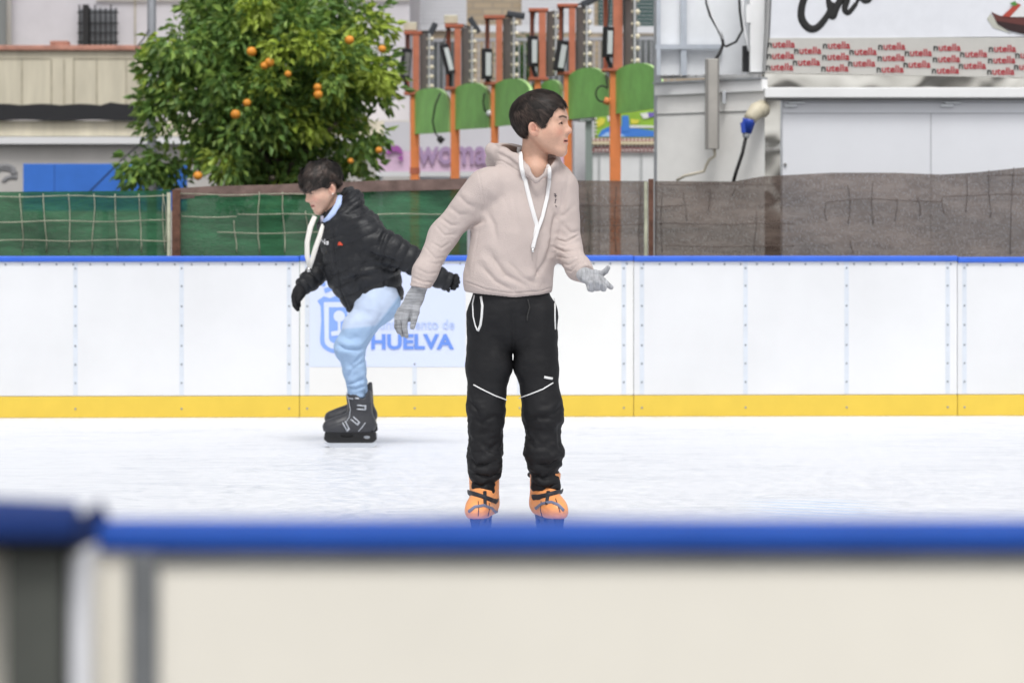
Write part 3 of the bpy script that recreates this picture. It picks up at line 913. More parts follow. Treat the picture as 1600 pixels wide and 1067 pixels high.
# ------------------------------------------------------------ middle building with brick piers and white shutters
def building_mid():
    Y = 40.0
    b = empty('apartment_building', W(800, 0, Y), 0, 'beige brick building with white shutters behind the orange light posts', 'building'); b.location.z = 0
    m = mat('beige_brick', (0.46, 0.37, 0.26), 0.9, var=0.10, scale=5)
    nt = m.node_tree; N, L = nt.nodes, nt.links
    bk = N.new('ShaderNodeTexBrick'); bk.inputs['Scale'].default_value = 1.0
    bk.inputs['Color1'].default_value = (0.47, 0.38, 0.27, 1); bk.inputs['Color2'].default_value = (0.40, 0.32, 0.225, 1); bk.inputs['Mortar'].default_value = (0.34, 0.29, 0.23, 1)
    bk.inputs['Brick Width'].default_value = 0.26; bk.inputs['Row Height'].default_value = 0.085; bk.inputs['Mortar Size'].default_value = 0.012
    tc = N.new('ShaderNodeTexCoord'); mp = N.new('ShaderNodeMapping'); mp.inputs['Rotation'].default_value = (math.radians(90), 0, 0)
    L.new(tc.outputs['Object'], mp.inputs['Vector']); L.new(mp.outputs['Vector'], bk.inputs['Vector'])
    L.new(bk.outputs['Color'], N['Principled BSDF'].inputs['Base Color'])
    wht = mat('shutter_white', (0.72, 0.73, 0.76), 0.6, var=0.04, stretch=(1, 1, 20))
    lil = mat('wall_pale', (0.62, 0.61, 0.65), 0.8, var=0.06, scale=1)
    grn = mat('shutter_dark_green', (0.03, 0.085, 0.075), 0.6)
    dk = mat('opening_dark', (0.10, 0.11, 0.11), 0.6, var=0.4, scale=2)
    def pb(name, x0, y0, x1, y1, d, m, dy=0.0, bev=0, parent=b):
        q = MB(); q.pbox((x0, y0), (x1, y1), Y + dy, d); return q.build(name, m, parent, bev)
    pb('wall', 560, -420, 1120, 490, 5.0, m, 0.0)
    pb('shutter', 622, -70, 729, 48, 0.05, wht, -0.045)
    pb('shutter', 815, -70, 928, 42, 0.05, wht, -0.045)
    pb('shutter', 935, -70, 1030, 43, 0.05, grn, -0.045)
    q = MB()
    for x0, x1 in ((622, 729), (815, 928), (935, 1030)):
        for y in range(-66, 42, 6): q.pbox((x0 + 1, y), (x1 - 1, y + 0.8), Y - 0.051, 0.004)
    q.build('slat_lines', lil, b)
    pb('balcony_slab', 600, 143, 1060, 168, 1.2, lil, -1.2)
    pb('lower_wall', 560, 169, 1120, 489, 0.2, lil, -0.25)
    pb('window', 640, 66, 720, 142, 0.05, dk, -0.05)
    pb('window', 830, 60, 925, 142, 0.05, dk, -0.05)
    pb('window', 940, 56, 1030, 142, 0.05, dk, -0.05)
    q = MB(); q.bar(W(735, 45, Y - 1.15), W(1030, 47, Y - 1.15), 0.09, 0.05); q.build('awning_rail', wht, b)
    q = MB()
    q.bar(W(600, 64, Y - 1.2), W(1060, 60, Y - 1.2), 0.04)
    for x in range(604, 1060, 9): q.bar(W(x, 63, Y - 1.2), W(x, 144, Y - 1.2), 0.016)
    q.build('railing', mat('railing_grey', (0.42, 0.43, 0.46), 0.5), b)
    for x in (765, 838, 1005):
        pass
building_mid()
# pot plants on the balcony
for i, (px, lab) in enumerate(((815, 'leafy green balcony plant between the third and fourth light posts'),)):
    t = empty('balcony_plant', W(px, 143, 39.3), 0, lab, 'plant')
    q = MB(); q.tube([W(px, 142.8, 39.3), W(px, 128, 39.3)], [0.10, 0.14], 12); q.build('pot', mat('pot_clay', (0.35, 0.17, 0.1), 0.8), t)
    r = random.Random(9); V = []; Fc = []
    c0 = W(px, 100, 39.3)
    for k in range(900):
        d = Vector((r.gauss(0, .13), r.gauss(0, .10), r.gauss(0, .17))); c = c0 + d
        ax = Vector((r.gauss(0, 1), r.gauss(0, 1), r.gauss(0, 1))).normalized(); sd = ax.cross(Vector((0.3, 1, 0.2))).normalized()
        b = len(V); V += [c, c + ax * .03 + sd * .014, c + ax * .07, c + ax * .03 - sd * .014]; Fc += [(b, b + 1, b + 2), (b, b + 2, b + 3)]
    np_mesh('foliage', np.array([tuple(v) for v in V]), np.array(Fc), mat('plant_leaf', (0.05, 0.13, 0.03), 0.6), t, smooth=False)

# ------------------------------------------------------------ sheets and stall behind the light posts
M_pink = mat('banner_pink', (0.70, 0.50, 0.66), 0.6, var=0.05)
M_sheet = mat('banner_grey', (0.62, 0.61, 0.65), 0.6, var=0.05, scale=1.2)
t = empty('banner', W(700, 0, 33.2), 0, 'pink and pale grey banner reading woman behind the orange posts', 'banner'); t.location.z = 0
q = MB(); q.pbox((600, 190), (896, 236), 33.2, 0.03); q.build('upper_sheet', M_sheet, t)
q = MB(); q.pbox((588, 236.3), (896, 268), 33.2, 0.03); q.build('lower_sheet', M_pink, t)
q = MB(); q.pbox((588, 268.3), (896, 276), 33.19, 0.05); q.pbox((592, 276), (598, 518), 33.22, 0.05); q.pbox((884, 276), (890, 518), 33.22, 0.05); q.build('frame', M_white, t)
q = MB(); put_text(q, 'woman', W(652, 257, 33.17), 128 * 33.2 / F, 28 * 33.2 / F, (1, 0, 0), (0, -1, 0), 0, bold=0.02)
put_text(q, 'e', W(603, 257, 33.17), 27 * 33.2 / F, 30 * 33.2 / F, (1, 0, 0), (0, -1, 0), 1, bold=0.05)
q.build('lettering', [mat('lilac_ink', (0.40, 0.28, 0.45), 0.6), mat('violet_ink', (0.35, 0.10, 0.36), 0.6)], t)

t = empty('fair_stall', W(970, 0, 30.5), 0, 'white fairground stall with colourful picture board and red studded trim', 'stall'); t.location.z = 0
Y = 30.5
q = MB(); q.pbox((897, 190), (1100, 508), Y + 0.5, 1.5); q.build('back_wall', mat('stall_lilac', (0.66, 0.65, 0.70), 0.7, var=0.04), t)
q = MB(); q.pbox((926, 239), (1100, 508), Y, 0.45); q.build('counter', mat('stall_white', (0.76, 0.77, 0.78), 0.6, var=0.03), t)
q = MB(); q.pbox((915, 188), (925.5, 512), Y - 0.05, 0.1); q.pbox((906, 186), (925, 189), Y - 0.1, 0.3); q.build('post', mat('stall_post', (0.25, 0.30, 0.28), 0.5), t)
q = MB()
for x in (934, 1000): q.pbox((x, 241), (x + 4, 508), Y - 0.01, 0.008)
q.build('seam', mat('seam_grey', (0.45, 0.46, 0.47), 0.6), t)
q = MB(); q.pbox((929, 150), (1100, 216), Y, 0.04); art = q.build('picture_board', mat('art_green', (0.30, 0.52, 0.06), 0.5, var=0.15, scale=3), t)
q = MB()
def shp(pts, mi, off):
    q.prism([W(x, y, Y - off) for x, y in pts], (0, 0.003, 0), mi)
shp([(934, 214), (940, 204), (952, 198), (968, 197), (1030, 206), (1030, 214)], 0, 0.006)
shp([(938, 214), (948, 207), (964, 206), (978, 214)], 1, 0.010)
shp([(972, 181), (982, 181), (984, 206), (971, 206)], 0, 0.010)
shp([(984, 196), (1030, 197), (1030, 200), (984, 200)], 2, 0.010)
shp([(932, 190), (938, 184), (946, 186), (944, 194), (934, 200)], 3, 0.008)
shp([(948, 180), (956, 180), (956, 188), (950, 190)], 2, 0.008)
shp([(1000, 178), (1012, 176), (1016, 184), (1006, 186)], 2, 0.010)
shp([(1012, 176), (1022, 176), (1022, 182), (1014, 184)], 4, 0.012)
shp([(985, 186), (1000, 188), (996, 194), (986, 194)], 3, 0.008)
q.build('picture', [mat('art_blue', (0.06, 0.22, 0.68), 0.5), mat('art_pale_blue', (0.35, 0.55, 0.85), 0.5), mat('art_white', (0.8, 0.8, 0.78), 0.5), mat('art_yellow', (0.72, 0.66, 0.08), 0.5), mat('art_purple', (0.20, 0.14, 0.50), 0.5)], art)
q = MB(); q.pbox((925.5, 216.2), (1100, 221), Y - 0.03, 0.06); q.pbox((925.5, 226), (1100, 238), Y - 0.03, 0.06); tr = q.build('studded_trim', mat('trim_red', (0.33, 0.12, 0.12), 0.6), t)
q = MB(); q.pbox((925.5, 221), (1100, 226), Y - 0.06, 0.09); q.build('trim_band', mat('trim_cream', (0.68, 0.60, 0.42), 0.6), t)
q = MB(); k = 0
for x in range(928, 1098, 6):
    q.ball(W(x, 218.6, Y - 0.035), 0.013, 6)
    q.ball(W(x, 229 , Y - 0.035), 0.014, 6); q.ball(W(x + 3, 235, Y - 0.035), 0.014, 6)
for y in range(180, 214, 6): q.ball(W(931, y, Y - 0.01), 0.013, 6)
q.build('studs', mat('stud_white', (0.78, 0.74, 0.72), 0.5), tr)

# ------------------------------------------------------------ row of light posts and green scalloped boards
M_or = mat('post_orange', (0.80, 0.255, 0.085), 0.5, var=0.10, scale=6)
M_upr = mat('frame_orange_bright', (0.56, 0.19, 0.11), 0.55, var=0.1)
M_ord = mat('frame_orange', (0.46, 0.14, 0.08), 0.55, var=0.15, scale=8)
M_gpan = mat('scallop_green', (0.26, 0.60, 0.15), 0.55, var=0.14, scale=4)
M_gedge = mat('scallop_edge', (0.45, 0.68, 0.28), 0.5)
M_side = mat('bulb_board', (0.20, 0.20, 0.195), 0.5, var=0.12, scale=6)
M_blk = mat('housing_black', (0.02, 0.02, 0.023), 0.5)
M_lens = mat('lens_white', (0.62, 0.66, 0.66), 0.25)
M_bulb = mat('bulb_cream', (0.75, 0.68, 0.52), 0.3)
ord_ = ['first (farthest left)', 'second', 'third', 'fourth', 'fifth', 'sixth (rightmost, tallest)']
LB = ['short orange light post beside the orange tree, leftmost of the row',
      'orange light post second from the orange tree, above the second green board',
      'orange light post third from the orange tree, with an upright white floodlight',
      'orange light post just behind the dark-haired head of the taller skater',
      'orange light post second from the right, over the big green board',
      'tallest orange light post next to the white kiosk, rightmost of the row']
#        post x0,x1,bottom | frame: left rail x, right rail x0,x1, top y, bottom y, panel right x | Y
TW = [((641, 655, 281), (633, 645, 655, 49, 147, 670), 31.0, (636, 100, 3, 14)),
      ((704, 718, 278), (697, 710, 720, 38, 139, 736), 29.6, (701, 92, -9, 12)),
      ((767, 779, 276), (758, 775, 785, 24, 131, 801), 28.3, (763, 100, 0, 15)),
      ((835, 845, 276), (828, 842, 853, 13, 124, 866), 27.4, (835, 80, 0, 14)),
      ((881, 894, 276), (873, 889, 899, 6, 115, 914), 26.3, (879, 88, 6, 15)),
      ((953, 970, 282), (943, 958, 973, -14, 110, 988), 25.0, (953, 66, 1, 14))]
posts = []
for i, (po, fr, Y, fl) in enumerate(TW):
    xb = (po[0] + po[1]) / 2
    t = empty('light_post', W(xb, 0, Y), 0, LB[i], 'light post', 'row of orange light posts'); t.location.z = 0
    posts.append((W(xb, 0, Y).x, Y))
    s = Y / F
    zb = 0.0
    a = W(po[0], fr[4], Y); b_ = W(po[1], fr[4], Y)
    q = MB(); q.box((a.x, Y, zb), (b_.x, Y + 0.08, a.z)); q.build('post', M_or, t, 0.006)
    q = MB()
    q.pbox((fr[1], fr[3] + 3), (fr[2], fr[4] - 3), Y - 0.02, 0.05)
    q.build('upright', M_upr, t, 0.004)
    q = MB()
    q.pbox((fr[0], fr[3] + 4), (fr[0] + 7, fr[4] - 1), Y + 0.18, 0.05)
    q.pbox((fr[0] - 2, fr[3]), (fr[2] + 4, fr[3] + 5), Y - 0.03, 0.24)
    q.pbox((fr[0] - 2, fr[4] - 3), (fr[2] + 4, fr[4] + 1.5), Y - 0.03, 0.24)
    q.build('frame', M_ord, t, 0.003)
    # board with the bulbs, running back from the upright
    q = MB(); p0 = W(fr[2] + 1, 0, Y); p1 = W(fr[5], 0, Y)
    z0 = W(0, fr[4] - 4, Y).z; z1 = W(0, fr[3] + 6, Y).z
    ang = Vector((p1.x - p0.x, -0.22, 0)); n_ = Vector((0.03, 0.01, 0))
    q.prism([(p0.x, Y + 0.02, z0), (p1.x, Y - 0.2, z0), (p1.x, Y - 0.2, z1), (p0.x, Y + 0.02, z1)], n_)
    sb = q.build('bulb_board', M_side, t)
    nb = 6
    for k in range(nb):
        z = z0 + (z1 - z0) * (k + 0.45) / nb
        q = MB(); c = Vector((p1.x + 0.035, Y - 0.18, z))
        q.ball(c, 0.024, 10); q.tube([c - Vector((0.05, 0, 0)), c - Vector((0.01, 0, 0))], 0.015, 8)
        q.build('bulb', M_bulb, sb)
    q = MB(); q.bar((p1.x + 0.012, Y - 0.21, z0), (p1.x + 0.012, Y - 0.21, z1), 0.009); q.build('edge_strip', M_white, sb)
    # floodlight hung in the frame
    fx, fy, tilt, hw = fl
    c = W(fx, fy, Y - 0.06); hh = 24 * s; w = hw * s / 2
    Mt = Matrix.Translation(c) @ Matrix.Rotation(math.radians(tilt * 1.6), 4, 'Y') @ Matrix.Rotation(math.radians(25), 4, 'Z')
    q = MB(); q.box((-w, 0, -hh), (w, 0.07, hh), M=Mt); h_ = q.build('floodlight', M_blk, t, 0.006)
    q = MB(); q.box((-w * 0.62, -0.006, -hh * 0.78), (w * 0.62, -0.0005, hh * 0.72), M=Mt); q.build('lens', M_lens if i not in (0,) else M_side, h_, 0.002)
    q = MB(); q.bar(Mt @ Vector((0, 0.05, -hh)), W(fx + 3, fr[4] - 2, Y), 0.035); q.build('bracket', M_blk, h_)
    q = MB(); q.bar(Mt @ Vector((0, 0.05, hh)), W(fx + 1, fr[3] + 4, Y), 0.012); q.build('bracket', M_blk, h_)
    # a second lamp seen edge-on at the top of the frame
    if i != 3:
        tx, ty, an = [(675, 48, 62), (741, 40, -58), (806, 24, -8), (0, 0, 0), (922, 2, 28), (988, -14, 20)][i]
        c = W(tx, ty, Y - 0.1); Mt = Matrix.Translation(c) @ Matrix.Rotation(math.radians(-an), 4, 'Y')
        q = MB(); q.box((-0.085, -0.08, -0.028), (0.085, 0.08, 0.028), M=Mt); h2 = q.build('floodlight', mat('lamp_dark', (0.05, 0.055, 0.065), 0.4), t, 0.01)
        q = MB(); q.bar(c + Vector((-0.03, 0, -0.02)), W(fr[2] + 2, fr[3] + 2, Y), 0.018); q.build('bracket', M_blk, h2)
    q = MB(); q.pbox((fr[0] - 3, fr[3] - 14), (fr[0] + 18, fr[3] - 1), Y + 0.02, 0.12); q.build('control_box', mat('box_cream', (0.58, 0.54, 0.42), 0.6, var=0.1), t, 0.006) if i in (0, 1) else None
    q = MB(); q.pbox((po[0] - 1, 262), (po[1] + 1, 272), Y - 0.004, 0.09); q.build('collar', M_ord, t) if i in (0,) else None

GP = [((648, 705), (138, 150, 165), (210, 207), (31.0, 29.7), 'leftmost green scalloped board, beside the orange tree'),
      ((711, 768), (130, 145, 155), (203, 200), (29.6, 28.4), 'green scalloped board between the second and third orange posts'),
      ((773, 833), (123, 140, 148), (198, 193), (28.3, 27.0), 'green scalloped board directly left of the dark-haired head'),
      ((846, 879), (125, 138, 140), (192, 189), (27.3, 26.5), 'small green scalloped board just above the dark-haired head'),
      ((888, 954), (106, 130, 138), (187, 181), (26.3, 25.1), 'big green scalloped board with a looped black cable'),
      ((962, 1035), (99, 122, 128), (178, 168), (25.0, 23.7), 'rightmost green scalloped board, touching the white kiosk')]
for i, ((x0, x1), (yt, yl, yr), (b0, b1), (Y0, Y1), lab) in enumerate(GP):
    t = empty('scalloped_board', W(x0, b0, Y0), 0, lab, 'fair board', 'green scalloped boards between the orange posts')
    P0, P1 = W(x0, b0, Y0), W(x1 - 4, b1, Y1)
    def at(u, py):
        X = P0.x + (P1.x - P0.x) * u; Y = Y0 + (Y1 - Y0) * u
        return Vector((X, Y, CAMZ - (py - HY) * Y / F))
    N_ = 22; pts = [at(0, b0), at(1, b1)]
    for k in range(N_ + 1):
        u = 1 - k / N_
        v = (u - 0.56) / (0.44 if u > 0.56 else 0.62)
        ylin = yr if u > 0.56 else yl
        pts.append(at(u, yt + (ylin - yt) * (1 - math.sqrt(max(0, 1 - v * v)))))
    dirv = (P1 - P0); dirv.z = 0; dirv.normalize(); nn = Vector((-dirv.y, dirv.x, 0))
    if nn.x < 0: nn = -nn
    q = MB(); q.prism([p for p in pts], nn * 0.03)
    # side faces lighter (painted edge)
    npt = len(pts)
    for fi in range(2, 2 + npt): q.mi[fi] = 1
    q.build('board', [M_gpan, M_gedge], t)
M_cab = mat('cable_black', (0.02, 0.02, 0.02), 0.6)
def cable(name, pts, r, lab, m=None, plug=None):
    q = MB(); q.tube(pts, r, 7); o = q.build(name, m or M_cab, None)
    tag(o, lab, 'cable'); return o
t = empty('power_cable', W(684, 150, 29.7), 0, 'thin black cable hanging down the leftmost green board to a plug', 'cable')
q = MB(); q.tube([W(688, 146, 29.65), W(680, 165, 29.7), W(676, 190, 29.7), (W(680, 208, 29.7)), W(686, 216, 29.7)], 0.009, 7); q.build('cord', M_cab, t)
q = MB(); q.tube([W(685, 215, 29.7), W(692, 222, 29.7)], [0.03, 0.035], 8); q.build('plug', M_cab, t)
t = empty('power_cable', W(948, 130, 25.0), 0, 'looped black cable on the big green board beside the rightmost post', 'cable')
lp = [W(947, 118, 24.95), W(949, 135, 24.95)] + [W(941 + 10 * math.cos(math.radians(a)), 147 + 12.5 * math.sin(math.radians(a)), 24.95) for a in range(-40, -330, -24)]
q = MB(); q.tube(lp, 0.007, 6); q.build('cord', M_cab, t)
q = MB(); q.tube([W(944, 157, 24.95), W(953, 160, 24.95)], 0.03, 8); q.build('plug', M_or, t)
t = empty('power_cable', W(762, 145, 28.2), 0, 'short black cable with white plug on the second green board', 'cable')
q = MB(); q.tube([W(757, 146, 28.45), W(755, 160, 28.45), W(757, 172, 28.4), W(762, 177, 28.4)], 0.008, 6); q.build('cord', M_cab, t)
q = MB(); q.ball(W(765, 178, 28.35), 0.035, 10); q.build('plug', M_lens, t)
t = empty('power_cable', W(1028, 140, 23.7), 0, 'black cable trailing over the right end of the rightmost green board', 'cable')
q = MB(); q.tube([W(1030, 112, 23.7), W(1025, 130, 23.65), W(1028, 150, 23.65), W(1031, 172, 23.7)], 0.009, 6); q.build('cord', M_cab, t)
q = MB(); q.bar(W(1036, 145, 23.75), W(1036, 166, 23.75), 0.05); q.build('clamp', M_or, t)
# ------------------------------------------------------------ white kiosk on the right
def kiosk():
    KY = 21.5; s = KY / F
    c = W(1195, 0, KY)
    k = empty('kiosk', (c.x, KY, 0), 0, 'white fairground kiosk with roof sign standing behind the brown netting', 'kiosk')
    wall = mat('kiosk_white', (0.83, 0.835, 0.84), 0.45, var=0.04, scale=2, bump=0.05, bscale=6)
    wall2 = mat('kiosk_cream', (0.92, 0.91, 0.885), 0.5, var=0.07, scale=2)
    hatch_m = mat('hatch_white', (0.76, 0.775, 0.82), 0.35, var=0.03, scale=1.5)
    line = mat('line_grey', (0.30, 0.30, 0.30), 0.6)
    alu = mat('aluminium', (0.60, 0.62, 0.65), 0.3, metal=0.8, var=0.1, scale=10)
    mir = mat('polished_steel', (0.75, 0.73, 0.68), 0.10, metal=1.0)
    nt = mir.node_tree; N, L = nt.nodes, nt.links
    tc = N.new('ShaderNodeTexCoord'); wv = N.new('ShaderNodeTexNoise'); wv.inputs['Scale'].default_value = 3.2; wv.inputs['Distortion'].default_value = 0.6; wv.inputs['Detail'].default_value = 0.5
    bp = N.new('ShaderNodeBump'); bp.inputs['Strength'].default_value = 1.0; bp.inputs['Distance'].default_value = 0.03
    L.new(tc.outputs['Object'], wv.inputs['Vector']); L.new(wv.outputs['Fac'], bp.inputs['Height']); L.new(bp.outputs['Normal'], N['Principled BSDF'].inputs['Normal'])
    dx = Vector((1, 0, 0))
    # the left return wall runs back at 45 degrees
    A = Vector((c.x, KY, 0)); B = Vector((W(1027, 0, KY + 0.78).x, KY + 0.78, 0))
    def ret(z0, z1, off, th, name, m, bev=0, u0=0.0, u1=1.0, parent=k):
        d = (A - B); nrm = Vector((-(A - B).y, (A - B).x, 0)).normalized()
        if nrm.y > 0: nrm = -nrm
        p0 = B + d * u0 + nrm * off; p1 = B + d * u1 + nrm * off
        q = MB(); q.prism([(p0.x, p0.y, z0), (p1.x, p1.y, z0), (p1.x, p1.y, z1), (p0.x, p0.y, z1)], -nrm * th)
        return q.build(name, m, parent, bev)
    zl = lambda py: CAMZ - (py - HY) * s
    ret(0.05, zl(138), 0.0, 0.05, 'side_wall', wall2)
    ret(zl(143), zl(124), 0.03, 0.08, 'side_cornice', wall, 0.004)
    ret(zl(174), zl(172), 0.006, 0.01, 'side_seam', line)
    ret(zl(124), zl(121), 0.05, 0.10, 'side_edge', alu)
    ret(0.0, zl(-150), 0.004, 0.05, 'side_post', alu, 0, -0.03, 0.0)
    # front: ledge, dark gap, hatches
    R = W(1900, 0, KY).x
    def fb(x0, y0, x1, y1, off, d, name, m, bev=0, parent=k):
        q = MB(); q.pbox((x0, y0), (x1, y1), KY - off, d); return q.build(name, m, parent, bev)
    fb(1195, 137, 1900, 153, 0.10, 0.4, 'ledge', wall, 0.006)
    fb(1198, 153.3, 1900, 157, 0.05, 0.3, 'shadow_gap', line)
    fb(1195, 157.2, 1222, 540, 0.0, 0.1, 'corner_cladding', mir)
    hb = fb(1222.5, 157.2, 1900, 540, 0.0, 0.12, 'front_wall', hatch_m)
    q = MB(); q.pbox((1222.5, 176.5), (1900, 178), KY - 0.004, 0.006); q.pbox((1454, 178), (1455.6, 540), KY - 0.004, 0.006); q.pbox((1240, 160), (1600, 161.3), KY - 0.004, 0.006)
    q.build('seam', mat('seam_light', (0.48, 0.49, 0.52), 0.5), hb)
    q = MB(); q.pbox((1219.5, 157.2), (1222, 540), KY - 0.01, 0.02); q.build('edge_strip', alu, k)
    for x in (1226, 1470):
        q = MB(); q.pbox((x, 163), (x + 20, 168), KY - 0.02, 0.02); q.pbox((x + 6, 159.5), (x + 32, 162.5), KY - 0.03, 0.028); q.build('latch', alu, k, 0.002)
    q = MB(); q.ball(W(1227, 257, KY - 0.01), 0.012, 8); q.build('knob', line, k)
    q = MB(); q.pbox((1195, 110), (1900, 136.7), KY + 0.02, 0.3); q.build('steel_band', mir, k)
    # body behind, roof deck
    q = MB(); q.box((c.x + 0.1, KY + 0.45, 0.05), (R, KY + 3, zl(137))); q.box((B.x + 0.08, B.y + 0.06, 0.05), (c.x + 0.2, B.y + 1.8, zl(130)))
    q.build('body', wall, k)
    # roof sign
    q = MB(); q.prism([W(1203, 61, KY), W(1900, 55, KY), W(1900, -160, KY), W(1212, -160, KY)], (0, 0.12, 0)); sg = q.build('sign_board', mat('sign_white', (0.72, 0.735, 0.78), 0.4, var=0.03), k)
    q = MB(); q.prism([W(1196, 114, KY - 0.01), W(1900, 127, KY - 0.01), W(1900, 58, KY - 0.01), W(1202, 60, KY - 0.01)], (0, 0.10, 0)); bn = q.build('sign_strip', mat('strip_warm_grey', (0.52, 0.51, 0.48), 0.5, var=0.04), k)
    q = MB(); q.prism([W(1193, 113, KY - 0.015), W(1196.5, 113, KY - 0.015), W(1211, -160, KY - 0.015), W(1207, -160, KY - 0.015)], (0, 0.14, 0)); q.build('sign_edge', line, k)
    # printed rows of the same word, black first letter then red
    q = MB()
    xs = 0
    col_dx, pairs = 86.5, 0
    for row, (x0, y0) in enumerate(((1199.5, 75.0), (1241, 84.0), (1198.5, 92.7), (1239, 102.2), (1197, 110.6))):
        for col in range(6):
            x = x0 + col * 86.4; y = y0 + (x - 1199) * 0.020
            put_text(q, 'nutella', W(x, y, KY - 0.012), 42.5 * s, 11.4 * s, (1, 0, 0.0), (0, -1, 0), 0, bold=0.014, split=(1, 1))
    q.build('lettering', [mat('letter_black', (0.02, 0.02, 0.02), 0.5), mat('letter_red', (0.42, 0.02, 0.035), 0.5)], bn)
    # brush script, only its lower half below the picture's edge
    q = MB()
    def stroke(pts, w):
        P = [W(x, y, KY - 0.004) for x, y in pts]
        q.tube(P, w, 8, flat=0.16, flatdir=Vector((0, 1, 0)))
    def cr(pts, n=6):
        out = []
        for i in range(len(pts) - 1):
            p0 = pts[max(i - 1, 0)]; p1 = pts[i]; p2 = pts[i + 1]; p3 = pts[min(i + 2, len(pts) - 1)]
            for k_ in range(n):
                t = k_ / n
                out.append(tuple(0.5 * (2 * p1[j] + (p2[j] - p0[j]) * t + (2 * p0[j] - 5 * p1[j] + 4 * p2[j] - p3[j]) * t * t + (3 * p1[j] - p0[j] - 3 * p2[j] + p3[j]) * t ** 3) for j in (0, 1)))
        out.append(pts[-1]); return out
    def taper(n, w): return [w * (0.35 + 0.65 * math.sin(math.pi * min(1, (i + 1) / (n * 0.55))) if i > n * .3 else w * (0.5 + 0.5 * i / (n * .3)) / w) for i in range(n)]
    for pts, w in (([(1282, -4), (1270, -14), (1256, 0), (1252, 26), (1262, 43), (1276, 44), (1292, 26), (1302, 4)], 0.021),
                   ([(1300, -60), (1294, -10), (1298, 20), (1302, 26), (1308, 10), (1320, -8), (1324, -2), (1320, 14), (1326, 20), (1338, 6)], 0.019),
                   ([(1338, 6), (1346, -8), (1356, -8), (1358, 0), (1350, 2), (1344, -6)], 0.015),
                   ([(1344, 0), (1362, -4), (1378, -12), (1400, -40)], 0.013)):
        c2 = cr(pts); stroke(c2, [1.3 * w * (0.55 + 0.45 * math.sin(3.1 * i / len(c2))) for i in range(len(c2))])
    q.build('lettering', mat('script_black', (0.015, 0.015, 0.015), 0.5), sg)
    # picture of a dark boat-shaped bowl with a ribbon
    q = MB()
    def shp(pts, mi, off): q.prism([W(x, y, KY - off) for x, y in pts], (0, 0.002, 0), mi)
    shp([(1549, 19), (1562, 25), (1580, 27), (1620, 24), (1700, 10), (1700, 52), (1600, 54), (1576, 48), (1558, 36)], 0, 0.006)
    shp([(1556, 33), (1600, 40), (1700, 34), (1700, 50), (1600, 54), (1576, 48), (1560, 39)], 1, 0.009)
    shp([(1566, 26), (1588, 5), (1596, 8), (1578, 27)], 2, 0.012)
    shp([(1578, 27), (1590, 10), (1640, 12), (1640, 24), (1600, 27)], 3, 0.010)
    shp([(1578, 6), (1586, 2), (1590, 8), (1584, 10)], 4, 0.014)
    shp([(1548, 22), (1542, 30), (1552, 44), (1580, 53), (1560, 38)], 5, 0.004)
    q.build('picture', [mat('pic_brown', (0.12, 0.035, 0.03), 0.5), mat('pic_dark', (0.03, 0.012, 0.012), 0.5), mat('pic_red', (0.42, 0.06, 0.04), 0.5), mat('pic_white', (0.7, 0.7, 0.7), 0.5), mat('pic_green', (0.08, 0.25, 0.05), 0.5), mat('pic_shade', (0.48, 0.48, 0.42), 0.5)], sg)
    # metal-framed panel standing on the left of the roof
    PY = KY + 0.5
    q = MB(); q.pbox((1027, -150), (1168, 118), PY + 0.06, 0.05); up = q.build('roof_panel', mat('roof_panel_white', (0.80, 0.82, 0.85), 0.45, var=0.06, scale=3), k)
    q = MB()
    for x in (1064, ): q.pbox((x, -150), (x + 9, 118), PY, 0.05)
    q.pbox((1024, 70), (1130, 77), PY - 0.01, 0.05); q.pbox((1026, -150), (1032, 118), PY - 0.02, 0.05)
    q.build('frame', mat('frame_pale', (0.50, 0.54, 0.60), 0.4, metal=0.3, var=0.1), up)
    q = MB(); q.pbox((1172, -150), (1195, 113), KY + 0.1, 0.25); q.build('roof_column', wall, k, 0.004)
    q = MB(); q.pbox((1161, 72), (1171, 112), KY + 0.2, 0.1); q.build('gap_shade', M_blk, k)  # black block standing in for the shade of the gap beside the column
    q = MB(); q.pbox((1166, 8), (1173, 36), KY + 0.08, 0.1); q.build('bracket', wall, k)
    q = MB(); q.bar(W(1032, 121, KY + 0.7), W(1186, 119, KY + 0.1), 0.02); 
    for x in range(1040, 1180, 12): q.ball(W(x, 118.5, KY + 0.35), 0.010, 6)
    q.build('rope_light', mat('rope_grey', (0.4, 0.4, 0.4), 0.6), k)
    # hatch on side: small box under cornice
    q = MB(); q.pbox((1129, 143), (1134, 162), KY + 0.2, 0.05); q.build('hinge', alu, k)
kiosk()

KY = 21.5
t = empty('duct_box', W(1114, 92, KY + 0.25), 0, 'tall narrow grey metal box mounted on the kiosk side wall', 'metal box')
q = MB(); q.pbox((1103, 92), (1124, 233), KY + 0.14, 0.12)
q.build('cover', mat('duct_grey', (0.42, 0.40, 0.37), 0.45, var=0.1, scale=6), t, 0.004)
q = MB(); q.pbox((1103, 93), (1107, 232), KY + 0.136, 0.003); q.pbox((1121.5, 93), (1124, 232), KY + 0.136, 0.003); q.build('edge', mat('duct_edge', (0.22, 0.21, 0.20), 0.5), t)
cable('lamp_cable', [W(1103, -60, KY + 0.3), W(1104, 5, KY + 0.3), W(1110, 25, KY + 0.28), (W(1120, 42, KY + 0.25)), W(1128, 58, KY + 0.25), W(1130, 70, KY + 0.25), W(1124, 84, KY + 0.22), W(1118, 94, KY + 0.2)], 0.012, 'black and white cable curving down to the grey box on the kiosk')
cable('lamp_cable', [W(1104, -60, KY + 0.27), W(1106, 5, KY + 0.27), W(1113, 26, KY + 0.25), (W(1122, 44, KY + 0.22)), W(1130, 62, KY + 0.22)], 0.008, 'white cable running beside the black cable above the grey box', M_white)
